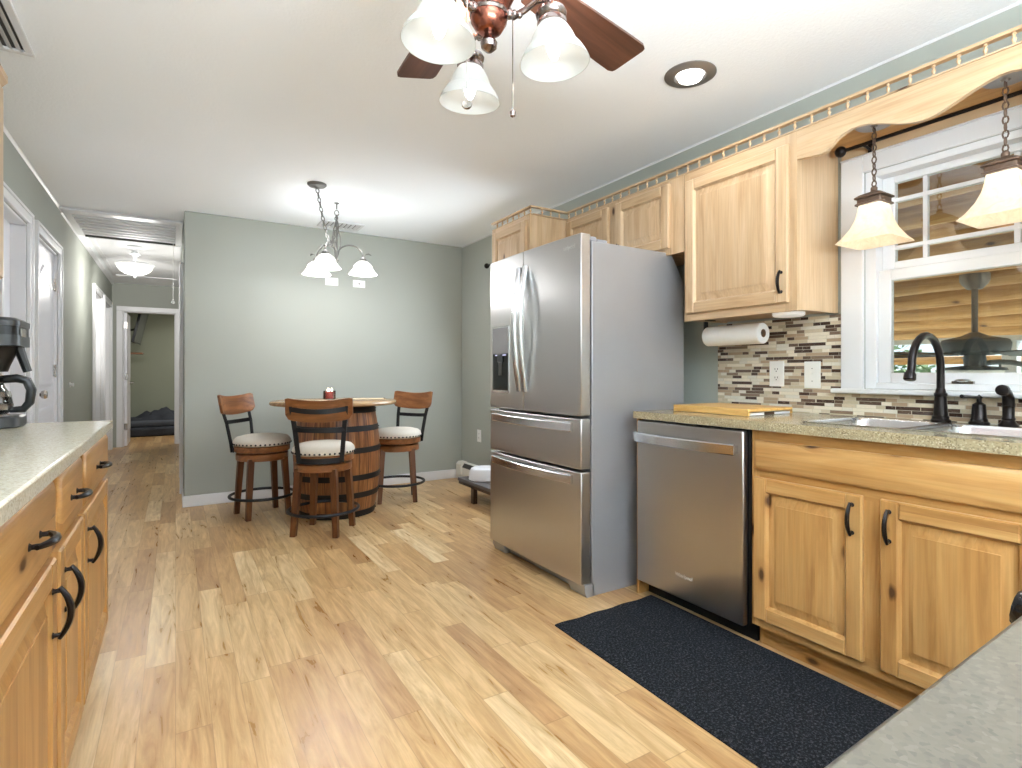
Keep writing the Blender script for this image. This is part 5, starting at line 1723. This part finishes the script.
bz = rz_(6.95)
MB().box(6.98, 7.12, -3.0, 6.0, bz-0.14, bz-0.02).build('fascia_beam', 'porch_white', root)
for yy, lb in ((2.1, 'white square porch post seen through the window behind the porch fan'), (-1.4, 'white square porch post near the right end of the porch'), (4.2, 'white square porch post at the far end of the porch')):
    o = MB().box(6.99, 7.11, yy-0.06, yy+0.06, -0.6, bz-0.141).build('porch_post', 'porch_white', base=(7.05, yy, -0.6), bevel=0.006)
    tag(o, lb, 'post')
o = MB().box(7.3, 7.39, -6, 9, 1.2, 1.29).build('fence_log', 'log_wood', base=(7.36, 1.5, 1.2), bevel=0.04, seg=3)
tag(o, 'single horizontal log rail beyond the porch edge', 'rail')
# porch fan
PX, PY = 5.5, 1.87
pz = rz_(PX)-0.105
root = thing('porch_fan', 'dark grey outdoor ceiling fan hanging under the log porch roof', 'ceiling fan', (PX, PY, pz))
MB().lathe([(0.1, 0.03), (0.1, -0.02), (0.085, -0.05), (0.05, -0.09), (0.0, -0.09)], at(PX, PY, pz), 28).build('canopy', 'porch_grey', root)
MB().tube([(PX, PY, pz-0.08), (PX, PY, pz-0.47)], 0.022, 12).build('downrod', 'porch_grey', root)
MB().lathe([(0.03, -0.44), (0.09, -0.47), (0.215, -0.5), (0.23, -0.53), (0.22, -0.6), (0.12, -0.625), (0.0, -0.625)], at(PX, PY, pz), 36).build('motor', 'porch_grey', root)
MB().lathe([(0.07, -0.62), (0.075, -0.66), (0.07, -0.71), (0.2, -0.725), (0.21, -0.745), (0.18, -0.75)], at(PX, PY, pz), 36).build('light_fitter', 'porch_grey', root)
MB().lathe([(0.19, -0.748), (0.17, -0.79), (0.11, -0.84), (0.04, -0.86), (0.0, -0.862)], at(PX, PY, pz), 32, cap0=False).build('light_bowl', 'porch_bowl', root)
for k in range(5):
    a = R(20)+2*PI*k/5
    Mx = at(PX, PY, pz-0.62, 0, 0, a) @ Matrix.Rotation(R(-10), 4, 'X')
    bo = MB().prism([(0.24, -0.05), (0.5, -0.075), (0.78, -0.08), (0.8, -0.05), (0.8, 0.05), (0.78, 0.08), (0.5, 0.075), (0.24, 0.05)], 'z', -0.005, 0.005, M=Mx).build('blade', 'porch_grey', root)
    MB().prism([(0.1, -0.02), (0.28, -0.035), (0.28, 0.035), (0.1, 0.02)], 'z', 0.006, 0.014, M=Mx).build('blade_iron', 'porch_grey', bo)
# wagon wheel leaning beyond the porch
WX, WY_, WZ_ = 6.7, 2.08, 0.69
root = thing('wagon_wheel', 'grey iron wagon wheel standing on a stand outside the window', 'wagon wheel', (WX, WY_, -0.6))
Mw = aim((WX, WY_, WZ_), (-1, -0.35, 0))
MB().tube([(0.52*math.cos(2*PI*i/40), 0.52*math.sin(2*PI*i/40), 0) for i in range(40)], 0.025, 8, closed=True, M=Mw).build('rim', 'porch_grey', root)
MB().lathe([(0.06, -0.06), (0.07, 0), (0.06, 0.06)], Mw, 16).build('hub', 'porch_grey', root)
for k in range(12):
    a = 2*PI*k/12
    MB().tube([(0.06*math.cos(a), 0.06*math.sin(a), 0), (0.5*math.cos(a), 0.5*math.sin(a), 0)], 0.012, 6, M=Mw).build('spoke', 'porch_grey', root)
MB().box(WX-0.06, WX+0.06, WY_-0.06, WY_+0.06, -0.6, 0.16).build('stand', 'porch_grey', root)
# shrubs behind
random.seed(11)
labs = ['pale green shrub behind the porch fan outside the window', 'pale green shrub outside, toward the far porch post', 'pale green shrub outside, nearest the window jamb', 'pale green shrub outside, at the right end of the garden']
for k, yy in enumerate((2.4, 4.9, 7.4, -0.1)):
    root = thing('shrub', labs[k], 'shrub', (10.5, yy, -0.6))
    tr = MB()
    for q in range(4):
        a = q*1.6
        tr.tube([(10.5, yy, -0.6), (10.5+0.3*math.cos(a), yy+0.3*math.sin(a), 0.3), (10.5+0.5*math.cos(a), yy+0.5*math.sin(a), 1.1)], [0.05, 0.035, 0.015], 6)
    tr.build('stems', 'bark', root)
    fo = MB()
    for q in range(900):
        a, b_ = random.uniform(0, 2*PI), random.uniform(-0.9, 1)
        rr = random.uniform(0.6, 1.0)
        c0_ = Vector((10.5+0.95*rr*math.cos(a)*math.sqrt(1-b_*b_), yy+1.0*rr*math.sin(a)*math.sqrt(1-b_*b_), 0.75+0.95*rr*b_))
        d = Vector((random.uniform(-1, 1), random.uniform(-1, 1), random.uniform(-1, 1))).normalized()
        e = d.orthogonal().normalized()
        s = random.uniform(0.06, 0.11)
        vs = [fo.bm.verts.new(c0_+p) for p in (d*s, e*s*0.5, -d*s, -e*s*0.5)]
        fo.face(vs)
    fo.build('foliage', 'leaf', root)
